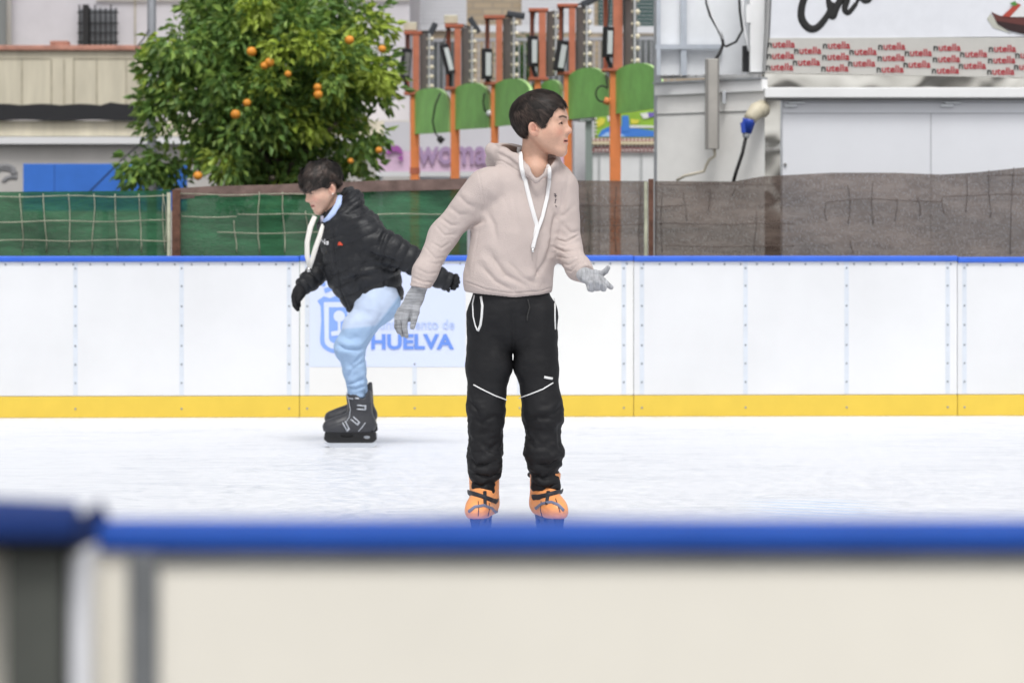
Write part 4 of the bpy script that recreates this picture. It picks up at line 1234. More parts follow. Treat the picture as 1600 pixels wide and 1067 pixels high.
cable('lamp_cable', [W(1152, -60, KY + 0.2), W(1156, 20, KY + 0.2), W(1160, 48, KY + 0.18), W(1150, 66, KY + 0.2), W(1135, 73, KY + 0.25), W(1129, 70, KY + 0.25)], 0.009, 'dark cable looping from the roof column towards the grey box')
cable('lamp_cable', [W(1158, -60, KY + 0.15), W(1161, 22, KY + 0.15), W(1164, 50, KY + 0.12), W(1170, 80, KY + 0.08)], 0.010, 'pale cable hanging down beside the roof column', M_white)
cable('wall_cable', [W(1116, 234, KY + 0.18), W(1117, 244, KY + 0.2), W(1108, 250, KY + 0.2), W(1103, 260, KY + 0.25), W(1100, 268, KY + 0.25), W(1084, 272, KY + 0.3), W(1070, 275, KY + 0.35), W(1058, 282, KY + 0.4)], 0.011, 'cream cable hanging from the bottom of the grey box', mat('cable_cream', (0.60, 0.55, 0.45), 0.6))
t = empty('power_socket', W(1180, 175, KY - 0.05), 0, 'beige angled power socket with a blue plug and black lead on the kiosk corner', 'power socket')
q = MB(); q.tube([W(1192, 170, KY - 0.02), W(1182, 173, KY - 0.08), W(1174, 183, KY - 0.10), W(1171, 188, KY - 0.10)], [0.065, 0.06, 0.05, 0.048], 14); q.build('socket_body', mat('socket_beige', (0.55, 0.50, 0.38), 0.5, var=0.1), t)
q = MB(); q.tube([W(1171, 187, KY - 0.10), W(1170, 192, KY - 0.10), W(1166.5, 208, KY - 0.10)], [0.052, 0.045, 0.036], 12); q.bar(W(1160, 192, KY - 0.12), W(1162, 208, KY - 0.12), 0.03); q.bar(W(1160, 192, KY - .12), W(1170, 188, KY - .12), 0.02)
q.build('plug', mat('plug_blue', (0.025, 0.07, 0.42), 0.4), t)
q = MB(); q.tube([W(1166.5, 208, KY - 0.10), W(1165.5, 216, KY - 0.10)], [0.03, 0.022], 10); q.build('gland', mat('gland_grey', (0.5, 0.52, 0.55), 0.5), t)
q = MB(); q.tube([W(1165.5, 215, KY - 0.10), W(1160, 240, KY - 0.10), W(1150, 270, KY - 0.1), W(1146, 284, KY - 0.08)], 0.013, 8); q.build('lead', M_cab, t)
# ------------------------------------------------------------ people: shared tools
def sstep(x, a, b):
    t = np.clip((x - a) / (b - a), 0, 1); return t * t * (3 - 2 * t)


def frame(f, u):
    f = np.array(f, float); f /= np.linalg.norm(f)
    u = np.array(u, float); u -= f * (u @ f); u /= np.linalg.norm(u)
    r = np.cross(f, u)
    return np.stack([r, f, u])          # rows: person's right, forward, up


def bounds(pts, pad):
    a = np.array([tuple(p) for p in pts]); return a.min(0) - pad, a.max(0) + pad


def head_mesh(o, R, sc, neck, mouth=0.0, squint=0.0):
    """head, ears and neck in the head's own frame -> world verts, quads, colours. neck = [(world point, radius)...]"""
    Ri = R
    nk = [((Ri @ (np.array(tuple(p)) - o)) / sc, r / sc) for p, r in neck]

    def fn(P):
        X, Y, Z = P; A = np.abs(X); Q = (A, Y, Z)
        d = ell(P, (0, -0.016, 0.036), (0.074, 0.093, 0.084))
        d = smin(d, ell(P, (0, 0.026, -0.016), (0.055, 0.063, 0.086)), 0.03)
        d = smin(d, ell(P, (0, 0.062, 0.040), (0.046, 0.026, 0.036)), 0.03)     # forehead
        d = smin(d, cap(Q, (0.049, -0.002, -0.034), (0.015, 0.062, -0.093), 0.016, 0.014), 0.040)   # jaw line
        d = smin(d, ell(P, (0, 0.071, -0.098), (0.018, 0.015, 0.015)), 0.026)    # chin
        d = smin(d, ell(Q, (0.034, 0.055, -0.028), (0.026, 0.025, 0.028)), 0.030)    # cheek
        d = smin(d, ell(P, (0, 0.074, -0.060), (0.027, 0.018, 0.022)), 0.018)    # mouth mound
        d = smin(d, cap(Q, (0.012, 0.085, 0.022), (0.040, 0.072, 0.022), 0.008, 0.006), 0.018)     # brow ridge
        d = smax(d, -ell(Q, (0.031, 0.094, 0.004), (0.018, 0.014, 0.011)), 0.012)   # eye socket
        # nose
        n = cap(P, (0, 0.080, 0.012), (0, 0.1005, -0.021), 0.0070, 0.0088)
        n = smin(n, ell(P, (0, 0.1025, -0.0255), (0.0095, 0.0088, 0.0085)), 0.010)
        n = smin(n, ell(Q, (0.0110, 0.0915, -0.0295), (0.0072, 0.0090, 0.0066)), 0.008)
        d = smin(d, n, 0.014)
        d = smax(d, -ell(Q, (0.006, 0.0965, -0.0355), (0.0035, 0.005, 0.0035)), 0.002)
        # lids round the eyeball with a narrow opening
        e = (0.0315, 0.0735, 0.003)
        lid = ell(Q, e, (0.0150, 0.0140, 0.0138))
        d = smin(d, lid, 0.004)
        d = smax(d, -ell(Q, (0.0315, 0.0885, 0.0025 - squint), (0.0122, 0.012, 0.0040 - squint)), 0.001)
        # lips
        up = cap(Q, (0, 0.0905, -0.0550), (0.0235, 0.074, -0.0595), 0.0062, 0.0030)
        lo = cap(Q, (0, 0.0890, -0.0655 - mouth), (0.0215, 0.074, -0.0610 - mouth * .5), 0.0072, 0.0032)
        d = smin(d, up, 0.004); d = smin(d, lo, 0.004)
        d = smax(d, -ell(P, (0, 0.090, -0.0602 - mouth * .5), (0.023, 0.014, 0.0012 + mouth * .5)), 0.002)
        # ears
        ea = ell(Q, (0.077, -0.010, -0.016), (0.0078, 0.0175, 0.0275), np.array([[0.94, 0.34, 0], [-0.33, 0.92, 0.2], [0.06, -0.2, 0.98]]))
        ea = smax(ea, -ell(Q, (0.0850, -0.006, -0.011), (0.0090, 0.0110, 0.0175)), 0.002)
        ea = smin(ea, cap(Q, (0.0785, -0.015, -0.002), (0.0785, -0.010, -0.026), 0.0032, 0.003), 0.003)
        ea = smin(ea, cap(Q, (0.070, 0.004, -0.022), (0.079, 0.003, -0.018), 0.0055, 0.0042), 0.005)
        d = smin(d, ea, 0.006)
        for (a, ra), (b, rb) in zip(nk[:-1], nk[1:]):
            d = smin(d, cap(P, a, b, ra, rb), 0.014)
        return d
    end = nk[-1][0]
    lo = np.minimum(np.array([-0.105, -0.125, -0.13]), end - 0.09); hi = np.maximum(np.array([0.105, 0.135, 0.14]), end + 0.02)
    V, Q = nets(fn, lo, hi, 0.0021)
    V = relax(V, Q, 1, 0.35)
    x, y, z = V[:, 0], V[:, 1], V[:, 2]; A = np.abs(x)
    skin = np.array([0.59, 0.36, 0.265]); C = np.tile(skin, (len(V), 1))
    def blend(m, c):
        nonlocal C; C = C * (1 - m[:, None]) + np.array(c) * m[:, None]
    blend(0.45 * np.exp(-(((A - 0.043) / 0.018) ** 2 + ((z + 0.03) / 0.018) ** 2)) * (y > 0.02), (0.66, 0.27, 0.20))
    blend(0.30 * np.exp(-(((y - 0.108) / 0.012) ** 2 + ((z + 0.028) / 0.01) ** 2)), (0.62, 0.26, 0.19))
    ear = sstep(A, 0.068, 0.074) * (np.abs(y + 0.010) < 0.035) * (z < 0.035) * (z > -0.05)
    blend(0.22 * ear, (0.64, 0.23, 0.17))
    blend(0.6 * np.clip(1.3 - ((y + 0.006) / 0.011) ** 2 - ((z + 0.011) / 0.017) ** 2, 0, 1) * (A > 0.068), (0.40, 0.17, 0.12))
    lipm = np.exp(-((z + 0.060 + mouth * .4) / (0.0072 + mouth * .5)) ** 4) * sstep(y, 0.072, 0.076) * (A < 0.0255)
    blend(0.80 * lipm, (0.50, 0.19, 0.16))
    slit = np.exp(-((z + 0.0602 + mouth * .5) / (0.0022 + mouth * .45)) ** 4) * (y > 0.068) * (A < 0.021)
    blend(0.7 * slit, (0.12, 0.03, 0.025))
    # eyebrows and lash lines
    bz = 0.0235 + 0.004 * np.exp(-((A - 0.032) / 0.012) ** 2)
    brow = np.exp(-((z - bz) / 0.0042) ** 4) * sstep(A, 0.008, 0.014) * (1 - sstep(A, 0.045, 0.052)) * (y > 0.05)
    blend(0.88 * brow, (0.035, 0.02, 0.014))
    lash = np.exp(-((z - 0.0068 + 0.35 * (A - 0.031) ** 2 / 0.01) / 0.0027) ** 2) * (np.abs(A - 0.0315) < 0.0150) * (y > 0.072)
    blend(0.9 * lash, (0.04, 0.02, 0.015))
    C *= (1 + 0.045 * fbm(V, 60, 3, 2) + 0.04 * fbm(V, 260, 5, 2))[:, None]
    N = vnormals(V, Q); V = V + N * (brow * 0.0012)[:, None]
    return V * sc @ R + o, Q, C


def add_eyes(o, R, sc, gaze, parent):
    for s in (1, -1):
        c = np.array([0.0315 * s, 0.0735, 0.003])
        g = np.array(gaze, float); g /= np.linalg.norm(g)
        n, m = 24, 14; V = []; C = []; Fq = []
        # pole along the gaze
        a = np.cross(g, [0, 0, 1.0]); a /= np.linalg.norm(a); b = np.cross(g, a)
        for i in range(m + 1):
            th = math.pi * i / m
            for k in range(n):
                ph = 2 * math.pi * k / n
                V.append(c + 0.0128 * (g * math.cos(th) + (a * math.cos(ph) + b * math.sin(ph)) * math.sin(th)))
                C.append((0.008, 0.006, 0.005) if th < 0.18 else (0.04, 0.018, 0.010) if th < 0.50 else (0.38, 0.33, 0.31))
        for i in range(m):
            for k in range(n): Fq.append((i * n + k, (i + 1) * n + k, (i + 1) * n + (k + 1) % n, i * n + (k + 1) % n))
        np_mesh('eye', np.array(V) * sc @ R + o, np.array(Fq), M_eye, parent, color=np.array(C))


def hair_mesh(o, R, sc, shell_c, shell_r, zl, seed, parent, m, n_strand=5200, L=0.034, jag=0.010, whorl=(0.02, -0.055, 0.12), lift=0.004, clump=0.0035, width=0.0011, tex=60, tuft=0.003):
    c = np.array(shell_c); r = np.array(shell_r)
    def hl(y, x): return np.interp(y, [p[0] for p in zl], [p[1] for p in zl])

    def fn(P):
        X, Y, Z = P
        d = ell(P, c, r)
        line = np.interp(Y, [p[0] for p in zl], [p[1] for p in zl]).astype(np.float32) + 0.007 * np.sin(X * 90 + 1) * (Y > 0.05) + 0.005 * vnoise(X * 120 + seed, Y * 120, Z * 30)
        d = smax(d, (line - Z) * 0.75, 0.008)
        inner = ell(P, (0, -0.016, 0.036), (0.068, 0.087, 0.078))
        return np.maximum(d, -inner)
    V, Q = nets(fn, c - r - 0.012, c + r + 0.012, 0.0032)
    N = vnormals(V, Q)
    w = np.array(whorl)
    # combed ridges fanning out of the whorl
    q = V - w; az = np.arctan2(q[:, 0], q[:, 1]); el_ = np.linalg.norm(q, axis=1)
    rid = vnoise(az * 9 + seed, el_ * 14, seed * 1.7 + 0 * az) * 0.6 + vnoise(az * 22 + seed, el_ * 22, seed * 2.7 + 0 * az) * 0.4
    V2 = V + N * (rid * clump)[:, None]
    col = np.array([0.016, 0.011, 0.009]); C = np.tile(col, (len(V), 1)) * (1 + 0.5 * rid)[:, None]
    hair = np_mesh('hair', V2 * sc @ R + o, Q, m, parent, color=np.clip(C, 0.003, 1))
    # strands
    rg = np.random.default_rng(seed)
    outer = ((V - c) / r); k0 = np.linalg.norm(outer, axis=1); cand = V[k0 > 0.93]
    p = cand[rg.integers(0, len(cand), n_strand)] + rg.normal(0, 0.0015, (n_strand, 3))
    steps = 6; Ls = L * rg.uniform(0.5, 1.25, n_strand); off = rg.uniform(0.0, 1.0, n_strand)
    lock = vnoise(p[:, 0] * 55, p[:, 1] * 55, p[:, 2] * 55 + seed) * 0.5 + 0.5
    rows = []; bend = rg.normal(0, 0.22, n_strand)
    for s in range(steps + 1):
        nrm = (p - c) / r ** 2; nrm /= np.linalg.norm(nrm, axis=1)[:, None]
        k0 = np.linalg.norm((p - c) / r, axis=1)
        tgt = 1.0 + (lift * off * (s / steps) ** 0.7 * (0.4 + 0.6 * lock) + 0.0026 + tuft * (np.clip(lock - 0.35, 0, 1) ** 1.2) * 2.2 * math.sin(math.pi * (0.12 + 0.8 * s / steps))) / 0.09
        p = c + (p - c) / k0[:, None] * tgt[:, None]
        rows.append((p.copy(), nrm.copy()))
        t = p - w; t -= nrm * (t * nrm).sum(1)[:, None]; t /= np.linalg.norm(t, axis=1)[:, None] + 1e-9
        # wave + bend
        sd = np.cross(nrm, t)
        wob = vnoise(p[:, 0] * tex, p[:, 1] * tex, p[:, 2] * tex + seed)
        t = t + sd * (bend + 0.55 * wob)[:, None]; t /= np.linalg.norm(t, axis=1)[:, None]
        p = p + t * (Ls / steps)[:, None]
    endp = rows[-1][0]
    ok = endp[:, 2] > hl(endp[:, 1], endp[:, 0]) - jag * (0.15 + lock) * rg.uniform(0.2, 1.0, n_strand) * np.clip(0.35 + 8 * endp[:, 1], 0.3, 1)
    SV = []; SC_ = []; SF = []
    shade = rg.uniform(0.3, 1.7, n_strand) * (0.35 + 5.0 * lock ** 3)
    idx = np.nonzero(ok)[0]; nn = len(idx)
    base = 0
    if len(idx) < 500: print('FEW STRANDS', len(idx))
    allv = []; allc = []
    for s, (pp, nr) in enumerate(rows):
        pp = pp[idx]; nr = nr[idx]
        nx = rows[min(s + 1, steps)][0][idx] - rows[max(s - 1, 0)][0][idx]; nx /= np.linalg.norm(nx, axis=1)[:, None] + 1e-9
        sd = np.cross(nr, nx); wd = width * (1 - (s / steps) ** 2) + 0.0001
        allv += [pp + sd * wd, pp - sd * wd]
    A = np.stack(allv, axis=1)            # nn, 2*(steps+1), 3
    VV = A.reshape(-1, 3); per = 2 * (steps + 1)
    st = (np.arange(nn) * per)[:, None]
    fq = np.concatenate([st + np.array([2 * s, 2 * s + 1, 2 * s + 3, 2 * s + 2])[None] for s in range(steps)])
    CC = np.repeat(col[None] * shade[idx][:, None], per, axis=0)
    np_mesh('strands', VV * sc @ R + o, fq, m, hair, color=CC)
    return hair


def glove(name, chains, palm, grid_pad, parent, m, h=0.0024, k=0.006, knit=0.0):
    """chains: fingers as (points, radii); palm: extra capsule list (a, b, ra, rb, u, ku)"""
    pts = [p for ch in chains for p in ch[0]] + [p for pl in palm for p in pl[:2]]
    lo, hi = bounds(pts, grid_pad)
    def fn(P):
        d = None
        for pl in palm:
            e = cap(P, *pl); d = e if d is None else smin(d, e, 0.02)
        for ps, rs in chains:
            d = smin(d, chain(P, ps, rs, 0.003), k)
        return d
    V, Q = nets(fn, lo, hi, h)
    V = relax(V, Q, 1, 0.3)
    if knit:
        N = vnormals(V, Q); V = V + N * (knit * fbm(V, 260, 2, 1, (1, 1, 2.2)))[:, None]
    return np_mesh(name, V, Q, m, parent)


def bvh_of(*objs):
    vs, fs = [], []
    for o in objs:
        M_ = wm(o); b = len(vs)
        vs += [M_ @ v.co for v in o.data.vertices]; fs += [[b + i for i in p.vertices] for p in o.data.polygons]
    return BVHTree.FromPolygons(vs, fs)


def drape(bvh, pts, off=0.002, fallback=None, n=5):
    """photo points laid onto a surface in front of the camera's side"""
    dense = []
    for a, b in zip(pts[:-1], pts[1:]):
        for k in range(n): dense.append((a[0] + (b[0] - a[0]) * k / n, a[1] + (b[1] - a[1]) * k / n))
    dense.append(pts[-1])
    out = []; last = fallback
    org = Vector((0, 0, CAMZ))
    for px, py in dense:
        d = (W(px, py, 1.0) - org).normalized()
        hit = bvh.ray_cast(org, d)
        if hit[0] is not None:
            nr = hit[1] if hit[1].y < 0 else -hit[1]
            p = hit[0] + nr * off; last = p.y
        else: p = W(px, py, last if last else 12)
        out.append(p)
    return out


def ribbon(name, pts, w, m, parent, flat=0.35):
    q = MB(); q.tube(pts, w, 8, flat=flat, flatdir=Vector((0.05, 1, 0.02)))
    return q.build(name, m, parent)


M_skin = mat('skin', (0.6, 0.36, 0.26), 0.5, attr='col', spec=0.35, subsurf=0.05, bump=0.18, bscale=260)
M_eye = mat('eyeball', (0.5, 0.5, 0.5), 0.12, attr='col')
M_hair = mat('hair_dark', (0.016, 0.011, 0.009), 0.55, attr='col', spec=0.35)


def skate(kind, o, yaw, parent, mats, lift=0.0, tilt=0.0):
    """an ice skate; o = world point on the ice below the ankle; yaw 0 points to -Y (towards the camera)"""
    Rz = Matrix.Rotation(yaw, 4, 'Z') @ Matrix.Rotation(math.pi, 4, 'Z')
    M_ = Matrix.Translation(Vector(o) + Vector((0, 0, lift))) @ Rz @ Matrix.Rotation(tilt, 4, 'X')
    Mn = np.array(M_)
    def tw(V): return V @ Mn[:3, :3].T + Mn[:3, 3]
    def boot(P):
        X, Y, Z = P
        d = chain(P, [(0, -0.060, 0.125), (0, 0.03, 0.118), (0, 0.105, 0.112), (0, 0.146, 0.110)], [0.043, 0.046, 0.044, 0.038], 0.03)
        d = smin(d, cap(P, (0, 0.085, 0.128), (0, 0.145, 0.112), 0.038, 0.032), 0.02)
        d = smin(d, cap(P, (0, -0.030, 0.13), (0, -0.012, 0.285), 0.058, 0.064, (1, 0, 0), 1.12 if kind == 'black' else 1.05), 0.03)
        d = smin(d, cap(P, (0, 0.012, 0.170), (0, 0.090, 0.124), 0.040, 0.036), 0.025)
        if kind == 'black':
            d = smin(d, cap(P, (0, -0.060, 0.24), (0, -0.060, 0.306), 0.016, 0.011, (0, 1, 0), 1.4), 0.02)
            d = smin(d, cap(P, (0, 0.030, 0.20), (0, 0.044, 0.285), 0.028, 0.022, (0, 1, 0), 1.5), 0.02)
        d = smax(d, 0.083 - Z, 0.008)
        top = Z - (0.268 + np.where(Y < -0.065, 0.6 * (-0.065 - Y), 0) + np.where(Y > 0.0, 0.1 * Y, 0)) if kind == 'black' else Z - 0.245
        top = top if kind != 'black' else Z - (0.288 + 0.020 * (1 - np.clip((Y + 0.056) / 0.012, 0, 1)) - 0.022 * np.exp(-((Y + 0.030) / 0.022) ** 2))
        d = smax(d, top, 0.006)
        hollow = cap(P, (0, -0.018, 0.17), (0, -0.008, 0.36), 0.044, 0.052, (1, 0, 0), 1.0)
        d = smax(d, -hollow, 0.006)
        # seams of the shell
        for s0 in (0.165, 0.215):
            d = d + 0.0016 * np.exp(-((Z - s0 + 0.35 * Y) / 0.0035) ** 2)
        return d
    V, Q = nets(boot, (-0.08, -0.145, 0.07), (0.08, 0.20, 0.345), 0.0036)
    V = relax(V, Q, 1, 0.3)
    root = np_mesh('skate', tw(V), Q, mats['boot'], parent)
    def hold(P):
        X, Y, Z = P
        b = np.maximum(np.abs(X) - 0.016 - 0.25 * np.maximum(Z - 0.06, 0), np.maximum(np.abs(Y - 0.036) - 0.150 + 0.4 * np.maximum(Z - 0.05, 0) * 0, np.maximum(Z - 0.0865, 0.026 - Z)))
        b = smax(b, np.abs(Y - 0.036) - 0.143 + np.abs(Z - 0.046) * np.where(Z > 0.046, 0.15, 1.0), 0.012)
        e = ell(P, (0, -0.052, 0.056), (0.05, 0.018, 0.009))
        b = smax(b, -e, 0.003)
        e = ell(P, (0, 0.055, 0.066), (0.05, 0.034, 0.008))
        b = smax(b, -np.maximum(e, 0.010 - np.abs(X)), 0.003)
        return b
    V, Q = nets(hold, (-0.035, -0.14, 0.015), (0.035, 0.20, 0.10), 0.0032)
    np_mesh('blade_holder', tw(V), Q, mats['holder'], root)
    q = MB()
    pr = [(-0.104, 0.016), (-0.092, 0.004), (-0.075, 0.0), (0.125, 0.0), (0.150, 0.005), (0.166, 0.013), (0.176, 0.029), (-0.102, 0.029)]
    q.prism([M_ @ Vector((-0.002, y, z)) for y, z in pr], (M_.to_3x3() @ Vector((0.004, 0, 0))))
    q.build('blade', mats['blade'], root)
    return root, M_
# ------------------------------------------------------------ the taller skater, in the beige hoodie
Y1 = 11.47
def b1(px, py, dy=0.0): return np.array(tuple(W(px, py, Y1 + dy)))

def tall():
    foot = W(803, 838, Y1); foot.z = 0
    hc = b1(847, 197, 0.0); sc = 1.06
    yaw, pit, roll = math.radians(18), math.radians(3), 0
    f = (math.cos(pit) * math.cos(yaw), -math.cos(pit) * math.sin(yaw), math.sin(pit))
    R = frame(f, (0.03, 0.02, 1))
    neck = [(b1(836, 215, 0.02), 0.048), (b1(835, 245, 0.025), 0.049), (b1(836, 268, 0.0), 0.056), (b1(836, 288, 0.010), 0.052)]
    V, Q, C = head_mesh(hc, R, sc, neck, mouth=0.0025, squint=0.0008)
    # the rest of the body under the clothes
    ft = np.array([math.sin(math.radians(20)), -math.cos(math.radians(20)), 0])
    JR = [b1(760, 294, -0.06), b1(692, 370, -0.03), b1(657, 450, -0.09)]
    JL = [b1(879, 294, 0.06), b1(888, 388, 0.03), b1(914, 427, -0.15)]
    def body(P):
        d = cap(P, b1(803, 465), b1(818, 320), 0.125, 0.115, ft, 1.4)
        d = smin(d, cap(P, JR[0], JL[0], 0.045, 0.045), 0.05)
        d = smin(d, cap(P, b1(829, 290, .04), b1(831, 262, .04), 0.062, 0.050), 0.03)
        for J in (JR, JL):
            d = smin(d, cap(P, J[0], J[1], 0.042, 0.034), 0.02); d = smin(d, cap(P, J[1], J[2], 0.034, 0.024), 0.01)
        d = smin(d, cap(P, JR[2], b1(640, 482, -0.09), 0.022, 0.022), 0.01); d = smin(d, cap(P, JL[2], b1(930, 440, -0.17), 0.022, 0.02), 0.01)
        for (a, b, c) in (((765, 495, 0), (760, 640, -.02), (757, 790, 0)), ((836, 495, 0), (848, 640, -.02), (853, 790, 0))):
            d = smin(d, cap(P, b1(*a), b1(*b), 0.075, 0.05), 0.03); d = smin(d, cap(P, b1(*b), b1(*c), 0.05, 0.035), 0.02)
        return d
    lo, hi = bounds([b1(625, 250, -.2), b1(945, 810, .25)], 0.03)
    VB, QB = nets(body, lo, hi, 0.010)
    CB = np.tile([0.60, 0.36, 0.255], (len(VB), 1))
    VA = np.vstack([V, VB]); QA = np.vstack([Q, QB + len(V)]); CA = np.vstack([C, CB])
    me_root = empty('person', foot, 0, 'taller skater in beige hoodie and black trousers, grey gloves, head turned to the right', 'person')
    body_o = np_mesh('body', VA, QA, M_skin, me_root, color=CA)
    add_eyes(hc, R, sc, (0.35, 1, 0.0), body_o)
    zl = [(-0.13, -0.050), (-0.09, -0.066), (-0.050, -0.062), (-0.034, -0.030), (-0.026, 0.004), (-0.006, 0.014), (0.012, 0.000), (0.020, -0.018), (0.038, -0.016), (0.046, 0.012), (0.060, 0.032), (0.070, 0.052), (0.083, 0.068), (0.10, 0.066)]
    h = hair_mesh(hc, R, sc, (0, -0.010, 0.038), (0.080, 0.104, 0.091), zl, 5, me_root, M_hair, n_strand=11000, L=0.045, jag=0.030, lift=0.007, clump=0.003, width=0.0012)

    # ---- hoodie
    CAV = []
    JRs = [b1(757, 292, -0.06), b1(692, 368, -0.03), b1(664, 425, -0.07), b1(655, 452, -0.09)]
    JLs = [b1(878, 293, 0.05), b1(887, 390, 0.03), b1(904, 419, -0.10), b1(915, 428, -0.15)]
    def hood(P):
        X, Y, Z = P
        d = cap(P, b1(794, 436, 0.0), b1(808, 345, 0.0), 0.178, 0.158, ft, 1.42)
        d = smin(d, cap(P, b1(806, 370), b1(818, 305, .01), 0.150, 0.115, ft, 1.30), 0.05)
        d = smin(d, cap(P, b1(772, 283, -0.05), b1(868, 279, 0.05), 0.052, 0.052), 0.06)
        d = smin(d, cap(P, b1(800, 262, .02), b1(858, 264, .05), 0.045, 0.045), 0.05)
        # hem band, drawn in below the blouson
        d = smin(d, cap(P, b1(798, 448, 0.0), b1(799, 470, 0.0), 0.158, 0.158, ft, 1.40), 0.012)
        # sleeves
        rr = [0.067, 0.052, 0.044, 0.039]; rl = [0.064, 0.053, 0.044, 0.039]
        a = chain(P, JRs, rr, 0.03); b = chain(P, JLs, rl, 0.03)
        # cuffs cut square
        def cutend(d_, p_end, p_prev, ext=0.0):
            ax = (p_end - p_prev); ax = ax / np.linalg.norm(ax); e = p_end + ax * ext
            return smax(d_, (X - e[0]) * ax[0] + (Y - e[1]) * ax[1] + (Z - e[2]) * ax[2], 0.006)
        a = cutend(a, JRs[3], JRs[2], 0.010); b = cutend(b, JLs[3], JLs[2], 0.004)
        d = smin(d, a, 0.035); d = smin(d, b, 0.035)
        # hood lying on the shoulders and its edge round the neck
        pouch = ell(P, b1(792, 252, 0.10), (0.085, 0.075, 0.060))
        pouch = smin(pouch, cap(P, b1(768, 232, 0.07), b1(800, 236, 0.13), 0.020, 0.026), 0.03)
        pouch = smin(pouch, cap(P, b1(768, 236, 0.05), b1(790, 256, -0.02), 0.020, 0.028), 0.03)
        d = smin(d, pouch, 0.025)
        col = chain(P, [b1(768, 234, 0.06), b1(786, 240, -0.01), b1(806, 250, -0.045), b1(822, 266, -0.080), b1(838, 281, -0.105)], [0.017, 0.022, 0.021, 0.017, 0.013], 0.02)
        col2 = chain(P, [b1(838, 281, -0.105), b1(853, 268, -0.075), b1(864, 256, -0.01), b1(866, 249, 0.05), b1(848, 242, 0.12), b1(810, 236, 0.145)], [0.013, 0.015, 0.017, 0.018, 0.020, 0.022], 0.02)
        d = smin(d, smin(col, col2, 0.01), 0.016)
        # opening for the neck, and the mouth of the hood behind it
        cav = cap(P, b1(831, 286, 0.020), b1(833, 215, 0.035), 0.050, 0.064)
        cav = smin(cav, cap(P, b1(838, 272, -0.085), b1(842, 235, -0.07), 0.004, 0.020), 0.02)
        cv = chain(P, [b1(838, 277, -0.135), b1(841, 262, -0.120), b1(845, 240, -0.10)], [0.010, 0.030, 0.045], 0.01)
        cv = smin(cv, chain(P, [b1(838, 279, -0.10), b1(839, 270, -0.07), b1(841, 250, -0.05)], [0.010, 0.030, 0.048], 0.01), 0.01)
        cav = smin(cav, cv, 0.012)
        cav = smin(cav, cap(P, b1(850, 258, -0.05), b1(858, 240, -0.02), 0.022, 0.030), 0.01)
        d = smax(d, -cav, 0.006)
        cav2 = cap(P, b1(788, 218, 0.055), b1(806, 238, 0.075), 0.022, 0.026)
        d = smax(d, -cav2, 0.008)
        CAV[:] = [np.minimum(cav, cav2)]
        # hem cut, a little higher at the sides
        hz = b1(798, 463)[2] + 0.10 * np.abs(X - b1(806, 0)[0]) - 0.00
        d = smax(d, hz - Z, 0.006)
        # hollow under the hem so that it reads as cloth
        d = smax(d, -cap(P, b1(799, 500), b1(799, 452), 0.140, 0.140, ft, 1.42), 0.006)
        return d
    lo, hi = bounds([b1(630, 215, -.24), b1(935, 475, .24)], 0.012)
    V, Q = nets(hood, lo, hi, 0.0042)
    V = relax(V, Q, 2, 0.4)
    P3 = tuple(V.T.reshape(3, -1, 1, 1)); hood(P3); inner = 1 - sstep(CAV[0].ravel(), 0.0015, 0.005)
    N = vnormals(V, Q)
